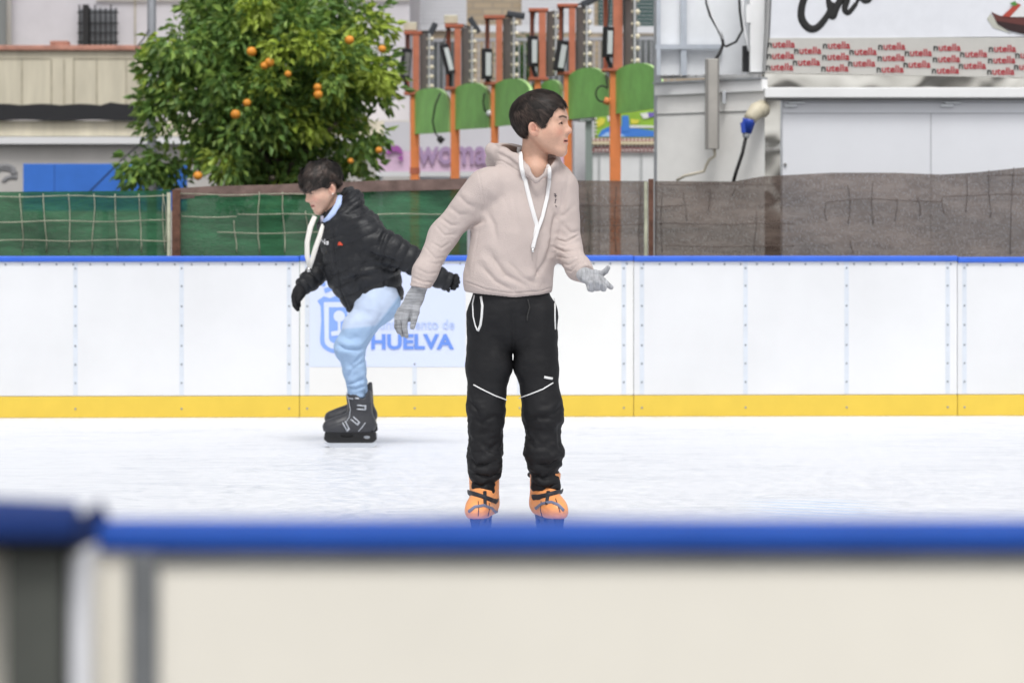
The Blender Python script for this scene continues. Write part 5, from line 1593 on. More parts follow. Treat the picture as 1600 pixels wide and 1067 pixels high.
    fl = [
        ([(746, 262), (752, 290), (756, 320), (748, 350)], 1.6, 0.0022),                 # armhole seam
        ([(754, 345), (738, 352), (722, 368), (716, 380)], 5, 0.012),                    # armpit crease
        ([(760, 330), (772, 352), (776, 380)], 7, 0.006),
        ([(750, 352), (744, 385), (738, 430)], 1.2, 0.0015),                             # side seam
        ([(735, 360), (727, 395), (730, 430)], 6, 0.006),
        ([(765, 395), (790, 430), (830, 450)], 8, 0.009), ([(752, 415), (775, 440), (800, 452)], 6, 0.007),
        ([(790, 405), (818, 435), (846, 445)], 7, 0.006), ([(845, 375), (838, 420), (850, 448)], 8, 0.007),
        ([(862, 380), (850, 410), (832, 440)], 6, 0.008), ([(868, 330), (862, 360), (858, 395)], 5, 0.010),
        ([(880, 290), (878, 320), (866, 350)], 5, 0.006), ([(888, 275), (884, 310), (880, 335)], 5, 0.005),
        ([(800, 300), (806, 335), (812, 370)], 9, 0.004), ([(780, 290), (792, 320), (800, 350)], 9, 0.004),
        # right sleeve (left in the picture)
        ([(688, 340), (704, 352), (716, 352)], 3.6, 0.007), ([(680, 352), (694, 368), (712, 366)], 3.0, 0.005), ([(676, 380), (690, 388), (702, 380)], 2.6, 0.006),
        ([(664, 386), (680, 404), (697, 402)], 2.8, 0.004), ([(668, 410), (682, 413), (694, 408)], 2.4, 0.004), ([(700, 322), (718, 336), (732, 334)], 5, 0.006),
        ([(652, 420), (668, 428), (686, 426)], 3, 0.005), ([(645, 433), (660, 440), (682, 441)], 2.2, 0.007), ([(712, 300), (728, 318), (745, 326)], 6, 0.005),
        ([(640, 440), (658, 446), (679, 449)], 1.8, 0.004),
        # left sleeve
        ([(868, 374), (884, 378), (904, 368)], 2.6, 0.007), ([(864, 386), (882, 393), (908, 390)], 2.8, 0.009), ([(870, 400), (884, 404), (908, 400)], 2.4, 0.006),
        ([(872, 410), (888, 414), (906, 404)], 2.6, 0.007), ([(880, 352), (892, 364), (907, 362)], 4, 0.004), ([(870, 340), (882, 336), (896, 322)], 5, 0.004),
        ([(882, 420), (892, 424), (902, 412)], 2.2, 0.006), ([(896, 432), (900, 418), (912, 408)], 1.6, 0.005),
        # hem seam and hood seams
        ([(728, 440), (760, 452), (800, 458), (845, 454), (868, 447)], 1.6, 0.004),
        ([(760, 250), (785, 252), (810, 268), (822, 284)], 1.8, 0.003), ([(838, 286), (840, 330), (839, 345)], 1.2, 0.0008),
        ([(775, 238), (795, 248), (812, 262)], 4, 0.005),
    ]
    fl = [(p_, max(1.2, w_ * 0.72), a_ * (0.55 if max(q_[0] for q_ in p_) < 733 else 0.9)) for p_, w_, a_ in fl]
    V = folds(V, N, fl, 407)
    N = vnormals(V, Q)
    px, py = topix(V)
    arm = np.clip(1 - seg2d(px, py, [(757, 300), (692, 370), (657, 450)]) / 40, 0, 1) + np.clip(1 - seg2d(px, py, [(887, 330), (887, 392), (912, 427)]) / 30, 0, 1)
    V = V + N * (0.0009 * fbm(V, 16, 1, 2, (1, 1, 1.4)) * (1 + 1.4 * np.clip(arm, 0, 1)) + 0.0022 * fbm(V, 6, 4, 2))[:, None]
    # ribbing on hem and cuffs
    rib = np.exp(-np.clip(py - 461, -99, 0) ** 2 / 12) * (px > 700)
    V = V + N * (rib * 0.0006 * np.sin(px * 2.6))[:, None]
    M_hood = mat('hoodie_beige', (0.50, 0.425, 0.40), 0.85, attr='col', var=0.05, scale=5, bump=0.35, bscale=260, sheen=0.0)
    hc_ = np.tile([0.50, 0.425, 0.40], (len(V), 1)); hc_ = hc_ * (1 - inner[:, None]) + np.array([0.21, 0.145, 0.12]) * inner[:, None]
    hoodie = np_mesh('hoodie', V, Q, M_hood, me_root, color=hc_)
    bv = bvh_of(hoodie)
    M_cord = mat('cord_white', (0.78, 0.77, 0.77), 0.7, bump=0.4, bscale=500)
    M_linen = mat('hood_lining', (0.20, 0.13, 0.11), 0.9)
    p = drape(bv, [(811, 232), (813, 248), (818, 272), (824, 300), (831, 328), (838, 352), (835, 372), (832, 386)], 0.004)
    ribbon('drawstring', p, 0.0085, M_cord, hoodie, 0.3)
    p = drape(bv, [(857, 260), (856, 285), (852, 312), (846, 338), (839, 358), (834, 374), (831, 388)], 0.008)
    ribbon('drawstring', p, 0.0075, M_cord, hoodie, 0.3)
    e = p[-1]
    q = MB(); q.tube([e, e + Vector((0, 0, -0.014))], 0.005, 8); q.build('cord_tip', mat('aglet', (0.75, 0.75, 0.75), 0.3, metal=0.7), hoodie)
    # small dark print on the chest, read downwards
    q = MB()
    for pts in ([(868, 303), (868, 309)], [(865.5, 303), (868, 303.3)], [(867, 312), (869.5, 312)], [(868, 312), (867, 318)], [(868, 321), (869, 324)], [(866, 306), (870, 306)]):
        q.tube(drape(bv, pts, 0.0015), 0.0016, 6, flat=0.4, flatdir=Vector((0, 1, 0)))
    q.build('print', mat('print_dark', (0.08, 0.07, 0.08), 0.6), hoodie)
    # red T-shirt edge at the throat
    q = MB(); q.tube([tuple(b1(826, 268, -0.025)), tuple(b1(832, 276, -0.042)), tuple(b1(838, 280, -0.05)), tuple(b1(846, 276, -0.04)), tuple(b1(852, 268, -0.02))], 0.007, 8)
    q.build('shirt_collar', mat('tshirt_red', (0.20, 0.025, 0.03), 0.8), me_root)

    # ---- trousers
    def trou(P):
        X, Y, Z = P
        d = cap(P, b1(799, 482), b1(799, 450), 0.160, 0.150, ft, 1.42)
        L = chain(P, [b1(765, 492, 0), b1(764, 570, -.005), b1(759, 640, -0.02), b1(757, 705, -0.005), b1(757, 768, 0.0)], [0.090, 0.083, 0.070, 0.064, 0.050], 0.03)
        Rr = chain(P, [b1(836, 492, 0), b1(838, 570, -.005), b1(848, 640, -0.02), b1(850, 705, -0.005), b1(853, 768, 0.0)], [0.088, 0.080, 0.073, 0.069, 0.051], 0.03)
        d = smin(d, smin(L, Rr, 0.006), 0.022)
        d = smax(d, b1(0, 768)[2] - 0.12 * np.abs(Y - Y1) - Z, 0.006)
        return d
    lo, hi = bounds([b1(722, 445, -.17), b1(884, 775, .17)], 0.015)
    V, Q = nets(trou, lo, hi, 0.0046)
    V = relax(V, Q, 2, 0.4); N = vnormals(V, Q)
    fl = [([(728, 622), (745, 640), (752, 660)], 4, 0.008), ([(790, 655), (775, 650), (750, 660), (735, 650)], 5, 0.006), ([(730, 655), (728, 675), (735, 690)], 4, 0.010),
          ([(783, 690), (768, 700), (745, 690)], 5, 0.008), ([(732, 715), (745, 728), (770, 722)], 4, 0.010), ([(782, 735), (765, 745), (740, 738)], 4, 0.010), ([(733, 750), (750, 758), (775, 752)], 3.5, 0.009),
          ([(820, 660), (840, 652), (870, 655)], 5, 0.008), ([(880, 632), (868, 645), (850, 650)], 4, 0.009), ([(876, 668), (880, 690), (872, 705)], 4.5, 0.010), ([(822, 690), (835, 700), (862, 700)], 5, 0.007),
          ([(874, 715), (858, 728), (834, 722)], 4.5, 0.011), ([(828, 738), (848, 748), (872, 740)], 4, 0.010), ([(836, 756), (855, 762), (874, 752)], 3.5, 0.009),
          ([(800, 480), (803, 520), (801, 575)], 5, 0.006), ([(801, 560), (785, 540), (770, 520)], 8, 0.005), ([(803, 560), (820, 540), (835, 520)], 8, 0.005), ([(740, 600), (760, 560), (775, 520)], 10, 0.004)]
    V = folds(V, N, fl, 407); N = vnormals(V, Q); px, py = topix(V)
    low = sstep(py, 600, 700)
    V = V + N * (fbm(V, 13, 6, 3, (1, 1, 1.8)) * (0.003 + 0.0065 * low))[:, None]
    # outer silhouettes bulge in soft rolls below the knee
    V = V + N * (0.0040 * low * np.sin(py / 9.5 + np.where(px > 800, 1.5, 0)) * np.abs(N[:, 0]))[:, None]
    M_tr = mat('tracksuit_black', (0.012, 0.012, 0.0135), 0.62, var=0.15, scale=6, bump=0.1, bscale=300, spec=0.22)
    tr = np_mesh('trousers', V, Q, M_tr, me_root)
    bt = bvh_of(tr)
    M_ref = mat('piping_white', (0.74, 0.74, 0.74), 0.5)
    ribbon('piping', drape(bt, [(740, 601), (755, 609), (773, 618), (792, 625)], 0.0012), 0.0024, M_ref, tr, 0.5)
    ribbon('piping', drape(bt, [(811, 622), (828, 616), (848, 608), (864, 598)], 0.0012), 0.0024, M_ref, tr, 0.5)
    ribbon('pocket_trim', drape(bt, [(752, 463), (754, 478), (753, 495), (751, 508), (747, 517)], 0.002), 0.0048, M_ref, tr, 0.5)
    ribbon('pocket_trim', drape(bt, [(742, 461), (739, 475), (740, 495), (743, 508), (746, 516)], 0.002), 0.0026, M_ref, tr, 0.5)
    ribbon('pocket_trim', drape(bt, [(866, 466), (866.5, 480), (866.5, 498), (867, 515)], 0.002), 0.0030, M_ref, tr, 0.5)
    ribbon('badge', drape(bt, [(850, 589), (857, 590.5), (863, 591.5)], 0.002), 0.0048, M_ref, tr, 0.3)
    ribbon('waist_cord', drape(bt, [(824, 468), (827, 480), (824, 492), (823, 501)], 0.003), 0.0028, mat('cord_black', (0.03, 0.03, 0.03), 0.6), tr, 0.8)

    # ---- gloves
    M_gl = mat('glove_grey', (0.42, 0.43, 0.46), 0.95, var=0.40, scale=34, stretch=(0.35, 0.35, 3.5), bump=0.8, bscale=260, sheen=0.3, detail=8)
    g = lambda *a: b1(*a)
    pal = [(g(657, 446, -0.09), g(648, 466, -0.092), 0.030, 0.030, (0, 1, 0), 1.15), (g(648, 466, -0.092), g(637, 488, -0.095), 0.031, 0.037, (0, 1, 0), 1.9)]
    ch = [([g(637, 484, -0.11), g(633, 498, -0.118), g(632, 512, -0.122), g(635, 525, -0.118)], [0.0125, 0.0115, 0.0105, 0.0085]),
          ([g(630, 486, -0.10), g(625, 500, -0.105), g(624, 513, -0.105), g(629, 523.5, -0.10)], [0.0125, 0.0112, 0.0100, 0.0082]),
          ([g(626, 486, -0.085), g(620.5, 499, -0.088), g(619.5, 510, -0.085), g(623, 519, -0.078)], [0.0118, 0.0105, 0.0095, 0.008]),
          ([g(625, 484, -0.070), g(620, 494, -0.068), g(620, 503, -0.063), g(623, 510, -0.058)], [0.0105, 0.0095, 0.0085, 0.0072]),
          ([g(651, 474, -0.10), g(650, 488, -0.115), g(646.5, 501, -0.125), g(644.5, 511, -0.128)], [0.015, 0.0135, 0.0120, 0.0098])]
    glove('glove', ch, pal, 0.05, me_root, M_gl, knit=0.0004)
    pal = [(g(907, 425, -0.12), g(916, 431, -0.17), 0.030, 0.030, (0.2, 0.5, 1), 1.1), (g(916, 431, -0.17), g(928, 439, -0.215), 0.031, 0.034, (0.1, -0.5, 1), 1.5)]
    ch = [([g(918, 427, -0.18), g(930, 427, -0.20), g(940, 428, -0.215), g(946, 424, -0.22), g(950, 418.5, -0.225)], [0.016, 0.0135, 0.012, 0.0108, 0.0090]),      # thumb
          ([g(936, 434, -0.215), g(943, 439, -0.235), g(948, 444, -0.255), g(955, 449, -0.27)], [0.0125, 0.012, 0.011, 0.0092]),      # index
          ([g(932, 440, -0.225), g(940, 447, -0.25), g(943, 451, -0.275), g(939, 443, -0.30)], [0.0125, 0.0122, 0.0115, 0.0100]),
          ([g(927, 443, -0.225), g(932, 450, -0.25), g(935, 450, -0.285), g(932, 440, -0.30)], [0.0125, 0.0120, 0.0112, 0.0100]),
          ([g(920, 443, -0.215), g(922, 451, -0.235), g(925, 452, -0.265), g(923, 442, -0.28)], [0.0120, 0.0115, 0.0108, 0.0095])]
    M_gl2 = mat('glove_grey_palm', (0.46, 0.47, 0.50), 0.95, var=0.30, scale=34, stretch=(3.0, 0.35, 0.6), bump=0.8, bscale=260, sheen=0.3, detail=8)
    glove('glove', ch, pal, 0.05, me_root, M_gl2, knit=0.0004)
    # dark edges of the cuffs
    # ---- skates
    ms = dict(boot=mat('boot_orange', (0.82, 0.33, 0.12), 0.4, var=0.1, scale=9), holder=mat('holder_black', (0.02, 0.02, 0.022), 0.4), blade=mat('blade_steel', (0.7, 0.72, 0.75), 0.25, metal=0.9))
    M_strap = mat('strap_black', (0.02, 0.022, 0.03), 0.6)
    M_toe = mat('toe_grey', (0.17, 0.19, 0.28), 0.5)
    for (px, yw, sp) in ((755, math.radians(-10), [(727, 768), (740, 774), (760, 781), (777, 784)]), (854, math.radians(16), [(830, 775), (845, 775), (862, 772), (878, 765)])):
        o = W(px, 838, Y1); o.z = 0
        sk, Ms = skate('orange', o, yw, me_root, ms)
        tl = 0.35 if px < 800 else -0.25
        ring = [Ms @ Vector((0.060 * math.cos(a), 0.000 + 0.100 * math.sin(a), 0.156 + tl * 0.062 * math.cos(a) - 0.008 * math.sin(a))) for a in [k * math.pi / 14 for k in range(29)]]
        bvs = bvh_of(sk)
        left = px < 800
        def wrap(name, pts, w, m_, flat=0.35):
            P_ = drape(bvs, pts, 0.003, fallback=Y1 - 0.06)
            P_ = [P_[0] + Vector((-0.006, 0.05, 0))] + P_ + [P_[-1] + Vector((0.006, 0.05, 0))]
            ribbon(name, P_, w, m_, sk, flat)
        wrap('strap', [(735, 771), (745, 775), (757, 779), (766, 782), (774, 784)] if left else [(834, 777), (845, 777), (857, 775), (867, 772), (875, 769)], 0.0115, M_strap)
        wrap('instep_strap', [(733, 799), (742, 792), (755, 790), (767, 794), (774, 800)] if left else [(838, 794), (848, 787), (862, 785), (872, 789), (880, 797)], 0.006, M_toe)
        ribbon('seam', drape(bvs, [(747, 783), (748, 795), (747, 806)] if left else [(846, 783), (845, 797), (848, 808)], 0.0015, fallback=Y1 - 0.06), 0.0016, M_strap, sk)
        ribbon('seam', drape(bvs, [(764, 786), (764, 797), (762, 806)] if left else [(868, 779), (872, 790), (875, 800)], 0.0015, fallback=Y1 - 0.06), 0.0016, M_strap, sk)
        ribbon('lace_gap', drape(bvs, [(757, 768), (757, 778), (757, 790)] if left else [(857, 768), (856, 778), (855, 788)], 0.002, fallback=Y1 - 0.06), 0.0075, M_strap, sk)
        q = MB(); q.tube([Ms @ Vector((0, 0.055, 0.165)), Ms @ Vector((0, 0.030, 0.215)), Ms @ Vector((0, 0.015, 0.26))], [0.016, 0.024, 0.028], 10, flat=0.6, flatdir=Ms.to_3x3() @ Vector((0, 1, 0.3))); q.build('tongue', M_strap, sk)
        q = MB()
        c = Ms @ Vector((0, -0.03, 0.232))
        ring = [Ms @ Vector((0.052 * math.cos(a), -0.042 + 0.060 * math.sin(a), 0.238 + 0.012 * math.sin(a))) for a in [k * math.pi / 12 for k in range(25)]]
        q.tube(ring, 0.010, 8); q.build('liner', M_strap, sk)
    # footprints on the ice are left out: none show
tall()
# ------------------------------------------------------------ the skater in black, gliding to the left
Y2 = 16.1
def b2(px, py, dy=0.0): return np.array(tuple(W(px, py, Y2 + dy)))

def bent():
    foot = W(560, 698, Y2); foot.z = 0
    root = empty('person', foot, 0, 'skater in a black quilted jacket and light blue jeans leaning forward, gliding to the left', 'person')
    sc = 1.08
    hc = b2(505, 294, 0.0)
    yaw, pit = math.radians(27), math.radians(-22)
    f = (-math.cos(pit) * math.cos(yaw), -math.cos(pit) * math.sin(yaw), math.sin(pit))
    R = frame(f, (-0.10, -0.02, 1))
    neck = [(b2(514, 312, 0.02), 0.050), (b2(524, 326, 0.02), 0.050), (b2(536, 344, 0.02), 0.062)]
    V, Q, C = head_mesh(hc, R, sc, neck, mouth=0.0008, squint=0.0012)
    C = C * np.array([1.12, 1.18, 1.22])
    def body(P):
        d = chain(P, [b2(585, 465), b2(560, 400), b2(540, 350)], [0.12, 0.13, 0.10], 0.05)
        for J, rr in (([b2(575, 372, -.12), b2(640, 405, -.13), b2(698, 438, -.08)], (0.045, 0.035, 0.025)), ([b2(525, 365, .12), b2(510, 420, .10), b2(472, 450, .04)], (0.045, 0.035, 0.025)),
                      ([b2(590, 480, -.08), b2(548, 543, -.09), b2(557, 640, -.06)], (0.07, 0.045, 0.028)), ([b2(586, 480, .08), b2(548, 543, .12), b2(561, 632, .2)], (0.07, 0.042, 0.028))):
            d = smin(d, chain(P, J, rr, 0.01), 0.03)
        return d
    lo, hi = bounds([b2(455, 320, -.3), b2(715, 660, .3)], 0.03)
    VB, QB = nets(body, lo, hi, 0.010)
    CB = np.tile([0.62, 0.39, 0.28], (len(VB), 1))
    bo = np_mesh('body', np.vstack([V, VB]), np.vstack([Q, QB + len(V)]), M_skin, root, color=np.vstack([C, CB]))
    add_eyes(hc, R, sc, (0.0, 1, -0.35), bo)
    zl = [(-0.14, -0.035), (-0.09, -0.048), (-0.050, -0.032), (-0.034, -0.002), (-0.026, 0.012), (-0.004, 0.016), (0.008, 0.000), (0.022, 0.000), (0.034, 0.010), (0.050, 0.014), (0.075, 0.016), (0.12, 0.014)]
    M_hair2 = mat('hair_brown', (0.03, 0.02, 0.016), 0.55, attr='col', spec=0.5)
    hr = hair_mesh(hc, R, sc, (0, -0.006, 0.047), (0.081, 0.104, 0.089), zl, 11, root, M_hair2, n_strand=12000, L=0.038, jag=0.018, lift=0.016, clump=0.006, tex=85, width=0.0014, tuft=0.009)
    hr.data.color_attributes['col']
    q = MB()
    ep = (np.array([-0.080, -0.004, -0.036]) * sc) @ R + hc
    q.ball(tuple(ep), 0.0045, 10); q.build('earring', mat('pearl', (0.85, 0.80, 0.72), 0.2), root)

    # ---- jacket
    JN = [b2(580, 374, -0.14), b2(612, 390, -0.15), b2(645, 408, -0.14), b2(680, 430, -0.11), b2(700, 440, -0.09)]
    JF = [b2(522, 362, 0.12), b2(510, 398, 0.13), b2(503, 420, 0.10), b2(484, 438, 0.06), b2(472, 448, 0.04)]
    T = [b2(589, 462, 0), b2(570, 408, 0), b2(549, 362, 0), b2(538, 342, 0)]
    def jac(P):
        X, Y, Z = P
        d = chain(P, T, [0.148, 0.180, 0.150, 0.105], 0.06)
        d = smin(d, cap(P, b2(570, 362, -0.13), b2(535, 352, 0.13), 0.085, 0.080), 0.06)
        d = smin(d, cap(P, b2(528, 380, 0.02), b2(535, 430, 0.02), 0.09, 0.085), 0.05)
        d = smin(d, cap(P, b2(540, 440, 0), b2(557, 478, 0), 0.08, 0.055), 0.04)
        a = chain(P, JN, [0.092, 0.082, 0.070, 0.058, 0.050], 0.02); b = chain(P, JF, [0.082, 0.070, 0.062, 0.054, 0.048], 0.02)
        for J in (JN, JF):
            ax = J[-1] - J[-2]; ax = ax / np.linalg.norm(ax); e = J[-1] + ax * 0.01
            pl = (X - e[0]) * ax[0] + (Y - e[1]) * ax[1] + (Z - e[2]) * ax[2]
            if J is JN: a = smax(a, pl, 0.01)
            else: b = smax(b, pl, 0.01)
        d = smin(d, a, 0.03); d = smin(d, b, 0.03)
        # hood bunched behind the neck, with the collar edge
        h = chain(P, [b2(545, 304, 0.06), b2(552, 312, 0.0), b2(552, 322, -0.06), b2(538, 338, -0.10)], [0.042, 0.052, 0.048, 0.034], 0.03)
        h = smin(h, chain(P, [b2(545, 304, 0.06), b2(530, 320, 0.12), b2(512, 338, 0.12), b2(502, 350, 0.06)], [0.042, 0.036, 0.030, 0.024], 0.03), 0.02)
        h = smin(h, chain(P, [b2(538, 338, -0.10), b2(524, 346, -0.10), b2(508, 352, -0.05), b2(500, 356, 0.0)], [0.030, 0.026, 0.022, 0.018], 0.02), 0.02)
        d = smin(d, h, 0.02)
        cav = chain(P, [b2(534, 350, 0.01), b2(520, 326, 0.01), b2(508, 300, 0.0)], [0.052, 0.064, 0.075], 0.01)
        d = smax(d, -cav, 0.008)
        # hem from the low front point up to the back
        p0, p1 = b2(543, 488), b2(624, 470)
        tx = (p1[0] - p0[0]); tz = (p1[2] - p0[2]); nl = math.hypot(tx, tz)
        pl = ((X - p0[0]) * tz - (Z - p0[2]) * tx) / nl
        d = smax(d, pl, 0.012)
        d = smax(d, -cap(P, b2(596, 500), b2(585, 460), 0.118, 0.125), 0.01)
        return d
    lo, hi = bounds([b2(455, 285, -.3), b2(712, 495, .3)], 0.012)
    V, Q = nets(jac, lo, hi, 0.0056)
    V = relax(V, Q, 2, 0.4); N = vnormals(V, Q)
    # quilting: each vertex takes the bands of the limb it lies on
    def nearest(J):
        best = np.full(len(V), 1e9); tt = np.zeros(len(V)); acc = 0
        for a, b in zip(J[:-1], J[1:]):
            d = b - a; L = np.linalg.norm(d); t = np.clip(((V - a) @ d) / L ** 2, 0, 1)
            dist = np.linalg.norm(V - a - t[:, None] * d, axis=1); m = dist < best
            best = np.where(m, dist, best); tt = np.where(m, acc + t * L, tt); acc += L
        return best, tt
    dn, tn = nearest(JN); df, tf = nearest(JF)
    ax = (T[2] - T[0]); ax = ax / np.linalg.norm(ax); tT = (V - T[0]) @ ax
    px, py = topix(V)
    hoodm = sstep(-py, -342, -330) * (px > 515)
    ton = sstep(-dn, -0.115, -0.09) * (px > 592); tof = sstep(-df, -0.10, -0.075) * (py > 385) * (px < 520)
    s = tT / 0.062 + 0.12 * fbm(V, 8, 2, 2)
    s = np.where(ton > 0.5, tn / 0.050 + 0.10 * fbm(V, 9, 5, 2), s); s = np.where(tof > 0.5, tf / 0.050, s)
    s = np.where(hoodm > 0.5, (V[:, 2] * 0.8 - V[:, 0] * 0.5) / 0.032, s)
    qd = np.abs(np.sin(np.pi * s)) ** 0.55
    V = V + N * ((qd - 0.75) * 0.0085)[:, None]
    N = vnormals(V, Q)
    fl = [([(612, 352), (600, 366), (590, 392)], 3, 0.012), ([(575, 395), (592, 402), (622, 410)], 4, 0.018), ([(560, 420), (585, 415), (612, 418)], 5, 0.010), ([(530, 440), (560, 432), (590, 430)], 4, 0.010),
          ([(520, 360), (523, 400), (532, 450), (545, 482)], 1.6, 0.006), ([(580, 400), (560, 425), (548, 455)], 4, 0.008), ([(600, 425), (603, 450), (602, 470)], 3, 0.005), ([(565, 440), (567, 475)], 3, 0.005)]
    V = folds(V, N, fl, 290); N = vnormals(V, Q)
    V = V + N * (0.0045 * fbm(V, 13, 8, 3))[:, None]
    M_j = mat('jacket_black', (0.013, 0.014, 0.017), 0.5, var=0.15, scale=8, bump=0.3, bscale=60, spec=0.35)
    jk = np_mesh('jacket', V, Q, M_j, root)
    bj = bvh_of(jk)
    q = MB()
    for pts in ([(501, 372), (504, 376)], [(504, 377), (508, 378)], [(508, 374), (508, 382)], [(510, 378.5), (513, 379)], [(510, 381.5), (513, 382)], [(513, 377), (513, 382)]):
        q.tube(drape(bj, pts, 0.002), 0.0045, 6, flat=0.4, flatdir=Vector((0, 1, 0)))
    q.build('print', M_white, jk)
    q = MB(); c = drape(bj, [(532, 382.5), (532.5, 383)], 0.003)[0]
    for k in range(4):
        z = k * 0.0045; w = 0.0135 * math.sqrt(max(0.05, 1 - (k / 4.2) ** 2))
        q.tube([c + Vector((-w, -0.001, z)), c + Vector((w, -0.001, z))], 0.0030, 6, flat=0.5, flatdir=Vector((0, 1, 0)))
    q.build('badge', mat('badge_red', (0.62, 0.07, 0.03), 0.5), jk)
    # pale blue shirt collar and white cords swinging free below the chin
    M_sh = mat('shirt_blue', (0.42, 0.52, 0.80), 0.8)
    q = MB(); q.tube([tuple(b2(531, 306, -0.060)), tuple(b2(529, 318, -0.085)), tuple(b2(521, 332, -0.105)), tuple(b2(513, 341, -0.115)), tuple(b2(505, 346, -0.09))], [0.014, 0.018, 0.018, 0.014, 0.008], 10, flat=0.4, flatdir=Vector((0.3, 1, 0)))
    q.build('shirt_collar', M_sh, root)
    q = MB(); q.tube([tuple(b2(503, 338, -0.05)), tuple(b2(504, 345, -0.06)), tuple(b2(507, 352, -0.065)), tuple(b2(508, 358, -0.06))], [0.008, 0.012, 0.012, 0.008], 8)
    q.build('scarf_knot', mat('knot_grey', (0.30, 0.29, 0.36), 0.8, var=0.5, scale=60), root)
    M_cd = mat('cord_cream', (0.74, 0.72, 0.68), 0.8, bump=0.3, bscale=300)
    P_ = [b2(492, 338, -0.06), b2(485, 355, -0.08), b2(480, 378, -0.09), b2(480, 400, -0.09), b2(484, 418, -0.08)]
    ribbon('cord', [Vector(p) for p in P_], [0.013, 0.015, 0.014, 0.014, 0.012], M_cd, root, 0.35)
    P_ = [b2(505, 350, -0.08), b2(500, 368, -0.10), b2(493, 388, -0.10), b2(488, 405, -0.09), b2(484, 419, -0.085)]
    ribbon('cord', [Vector(p) for p in P_], [0.010, 0.013, 0.014, 0.013, 0.010], M_cd, root, 0.35)
    P_ = [b2(481, 418, -0.082), b2(483, 425, -0.085)]
    ribbon('cord_tip', [Vector(p) for p in P_], 0.010, M_ref2, root, 0.6)

    # ---- jeans
    def jeans(P):
        X, Y, Z = P
        d = cap(P, b2(590, 470, -0.05), b2(590, 470, 0.05), 0.125, 0.125)
        n = chain(P, [b2(584, 484, -0.08), b2(561, 510, -0.09), b2(546, 543, -0.09), b2(553, 575, -0.075), b2(558, 622, -0.06)], [0.092, 0.080, 0.077, 0.057, 0.049], 0.03)
        g = chain(P, [b2(584, 484, 0.08), b2(563, 512, 0.10), b2(549, 543, 0.12), b2(554, 575, 0.16), b2(561, 612, 0.20)], [0.090, 0.078, 0.072, 0.058, 0.048], 0.03)
        d = smin(d, smin(n, g, 0.015), 0.03)
        d = smax(d, b2(0, 620)[2] - Z - 0.1 * (X - b2(559, 0)[0]), 0.006)
        return d
    lo, hi = bounds([b2(515, 440, -.24), b2(635, 622, .3)], 0.015)
    V, Q = nets(jeans, lo, hi, 0.0056)
    V = relax(V, Q, 2, 0.4); N = vnormals(V, Q)
    fl = [([(572, 541), (560, 546), (540, 545), (526, 538)], 3.5, 0.014), ([(572, 548), (560, 558), (548, 572)], 2.6, 0.008), ([(540, 590), (556, 572), (572, 562)], 2.6, 0.007),
          ([(538, 600), (552, 598), (575, 588)], 2.6, 0.010), ([(540, 606), (556, 607), (576, 600)], 2.2, 0.010), ([(600, 485), (585, 510), (574, 538)], 4, 0.006), ([(540, 560), (552, 575), (560, 595)], 5, 0.006), ([(530, 525), (548, 530), (566, 524)], 5, 0.005)]
    V = folds(V, N, fl, 290); N = vnormals(V, Q); px, py = topix(V)
    low = sstep(py, 540, 600)
    V = V + N * (fbm(V, 15, 9, 3, (1, 1, 2.0)) * (0.002 + 0.0022 * low))[:, None]
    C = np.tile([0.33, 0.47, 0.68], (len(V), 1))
    ramp = sstep(-py - 0.10 * (px - 560), -514, -509) * sstep(-(px - (612 - 0.75 * (py - 478))), -2, 4)  # paler patch blended in below the jacket hem, ending at a slanted line
    C = C * (1 - ramp[:, None]) + np.array([0.50, 0.59, 0.76]) * ramp[:, None]
    seam = np.exp(-((px - (616 - 0.82 * (py - 478))) / 1.5) ** 2) * (py < 540)
    C = C * (1 - 0.15 * seam[:, None])
    C *= (1 + 0.05 * fbm(V, 25, 12, 3))[:, None]
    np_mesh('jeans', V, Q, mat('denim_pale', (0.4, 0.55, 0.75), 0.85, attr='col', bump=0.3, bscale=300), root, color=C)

    # ---- gloves
    M_bg = mat('glove_black', (0.010, 0.010, 0.012), 0.85, bump=0.4, bscale=200)
    g = b2
    pal = [(g(694, 437, -0.095), g(703, 440, -0.09), 0.032, 0.030), (g(703, 440, -0.09), g(708, 439, -0.09), 0.030, 0.034, (0, 1, 0.3), 1.4)]
    ch = [([g(707, 432, -0.10), g(713, 431, -0.11), g(715, 435, -0.12), g(711, 438, -0.125)], [0.0125, 0.012, 0.0115, 0.010]),
          ([g(707, 437, -0.10), g(714, 437, -0.11), g(716, 441, -0.12), g(711, 443, -0.125)], [0.0125, 0.012, 0.0115, 0.010]),
          ([g(706, 442, -0.09), g(712, 444, -0.10), g(714, 447, -0.11), g(709, 448, -0.12)], [0.012, 0.0115, 0.011, 0.010]),
          ([g(705, 446, -0.08), g(709, 449, -0.085), g(710, 451, -0.10), g(706, 451, -0.11)], [0.011, 0.0105, 0.010, 0.009]),
          ([g(700, 445, -0.11), g(699, 450, -0.12), g(701, 454.5, -0.12)], [0.014, 0.012, 0.009])]
    glove('glove', ch, pal, 0.05, root, M_bg, h=0.0030)
    pal = [(g(474, 447, 0.04), g(468, 456, 0.03), 0.036, 0.034), (g(468, 456, 0.03), g(464, 464, 0.02), 0.032, 0.032, (0, 1, 0), 1.4)]
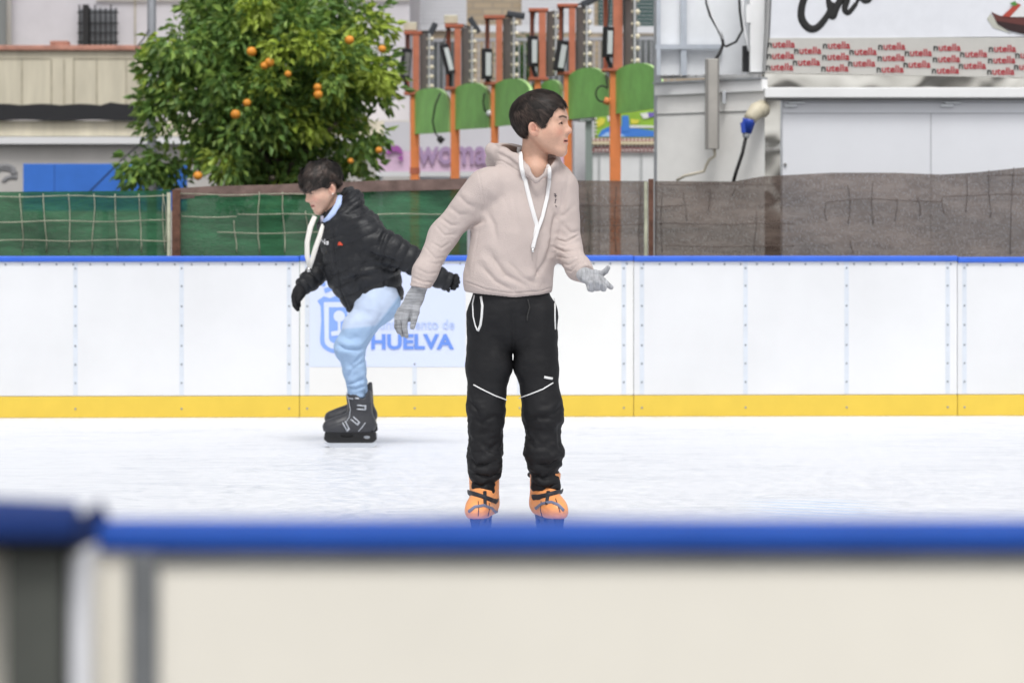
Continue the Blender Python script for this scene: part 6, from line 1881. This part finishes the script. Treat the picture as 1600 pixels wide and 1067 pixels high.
    ch = [([g(462, 462, 0.02), g(459, 470, 0.01), g(460, 477, 0.0), g(463, 482, 0.0)], [0.013, 0.0125, 0.0115, 0.010]),
          ([g(464, 463, 0.035), g(461.5, 471, 0.03), g(462, 479, 0.025), g(465, 484, 0.02)], [0.013, 0.0125, 0.0115, 0.010]),
          ([g(466, 463, 0.05), g(464, 471, 0.05), g(464, 478, 0.045), g(466, 483, 0.04)], [0.0125, 0.012, 0.011, 0.0095]),
          ([g(468, 462, 0.06), g(467, 468, 0.065), g(467, 474, 0.06), g(468, 478, 0.055)], [0.0115, 0.011, 0.010, 0.009]),
          ([g(470, 456, 0.01), g(468, 463, -0.01), g(466, 469, -0.02)], [0.014, 0.012, 0.010])]
    glove('glove', ch, pal, 0.05, root, M_bg, h=0.0030)

    # ---- skates
    ms = dict(boot=mat('boot_black', (0.035, 0.036, 0.042), 0.42, var=0.2, scale=12, spec=0.5), holder=mat('holder_dark', (0.012, 0.012, 0.013), 0.45), blade=mat('blade_bright', (0.70, 0.73, 0.78), 0.3, metal=0.8))
    M_bk = mat('buckle_grey', (0.42, 0.44, 0.48), 0.35, metal=0.3)
    o = W(558, 0, Y2 - 0.06); o.z = 0; o.y = Y2 - 0.06
    # facing left: local forward (-Y at yaw 0) is turned to -X
    sk, Ms = skate('black', o, math.radians(-88), root, ms)
    bs_ = bvh_of(sk)
    for pts, w in (([(558, 633), (571, 634)], 0.004), ([(558, 639), (571, 640)], 0.004), ([(570.5, 633), (570.5, 640)], 0.006),
                   ([(552, 651), (562, 660)], 0.004), ([(548, 655), (558, 663)], 0.004), ([(562, 659), (558, 664)], 0.006),
                   ([(539, 658), (546, 670)], 0.004), ([(535, 660), (542, 672)], 0.004), ([(546, 669), (542, 673)], 0.006),
                   ([(560, 673), (565, 668), (571, 660)], 0.0032), ([(545, 622), (552, 623)], 0.0035), ([(555, 622), (561, 622.5)], 0.005)):
        q = MB(); q.tube(drape(bs_, pts, 0.003, fallback=o.y - 0.05), w, 6, flat=0.5, flatdir=Vector((0, 1, 0))); q.build('buckle', M_bk, sk)
    q = MB(); q.tube(drape(bs_, [(541, 612), (545, 624), (548, 640), (546, 652), (540, 660)], 0.003, fallback=o.y - 0.05), 0.0022, 6); q.build('lace', M_bk, sk)
    o2 = W(560, 0, Y2 + 0.22); o2.z = 0
    skate('black', o2, math.radians(-84), root, ms, lift=0.030)
M_ref2 = mat('tip_metal', (0.5, 0.5, 0.5), 0.3, metal=0.8)
bent()
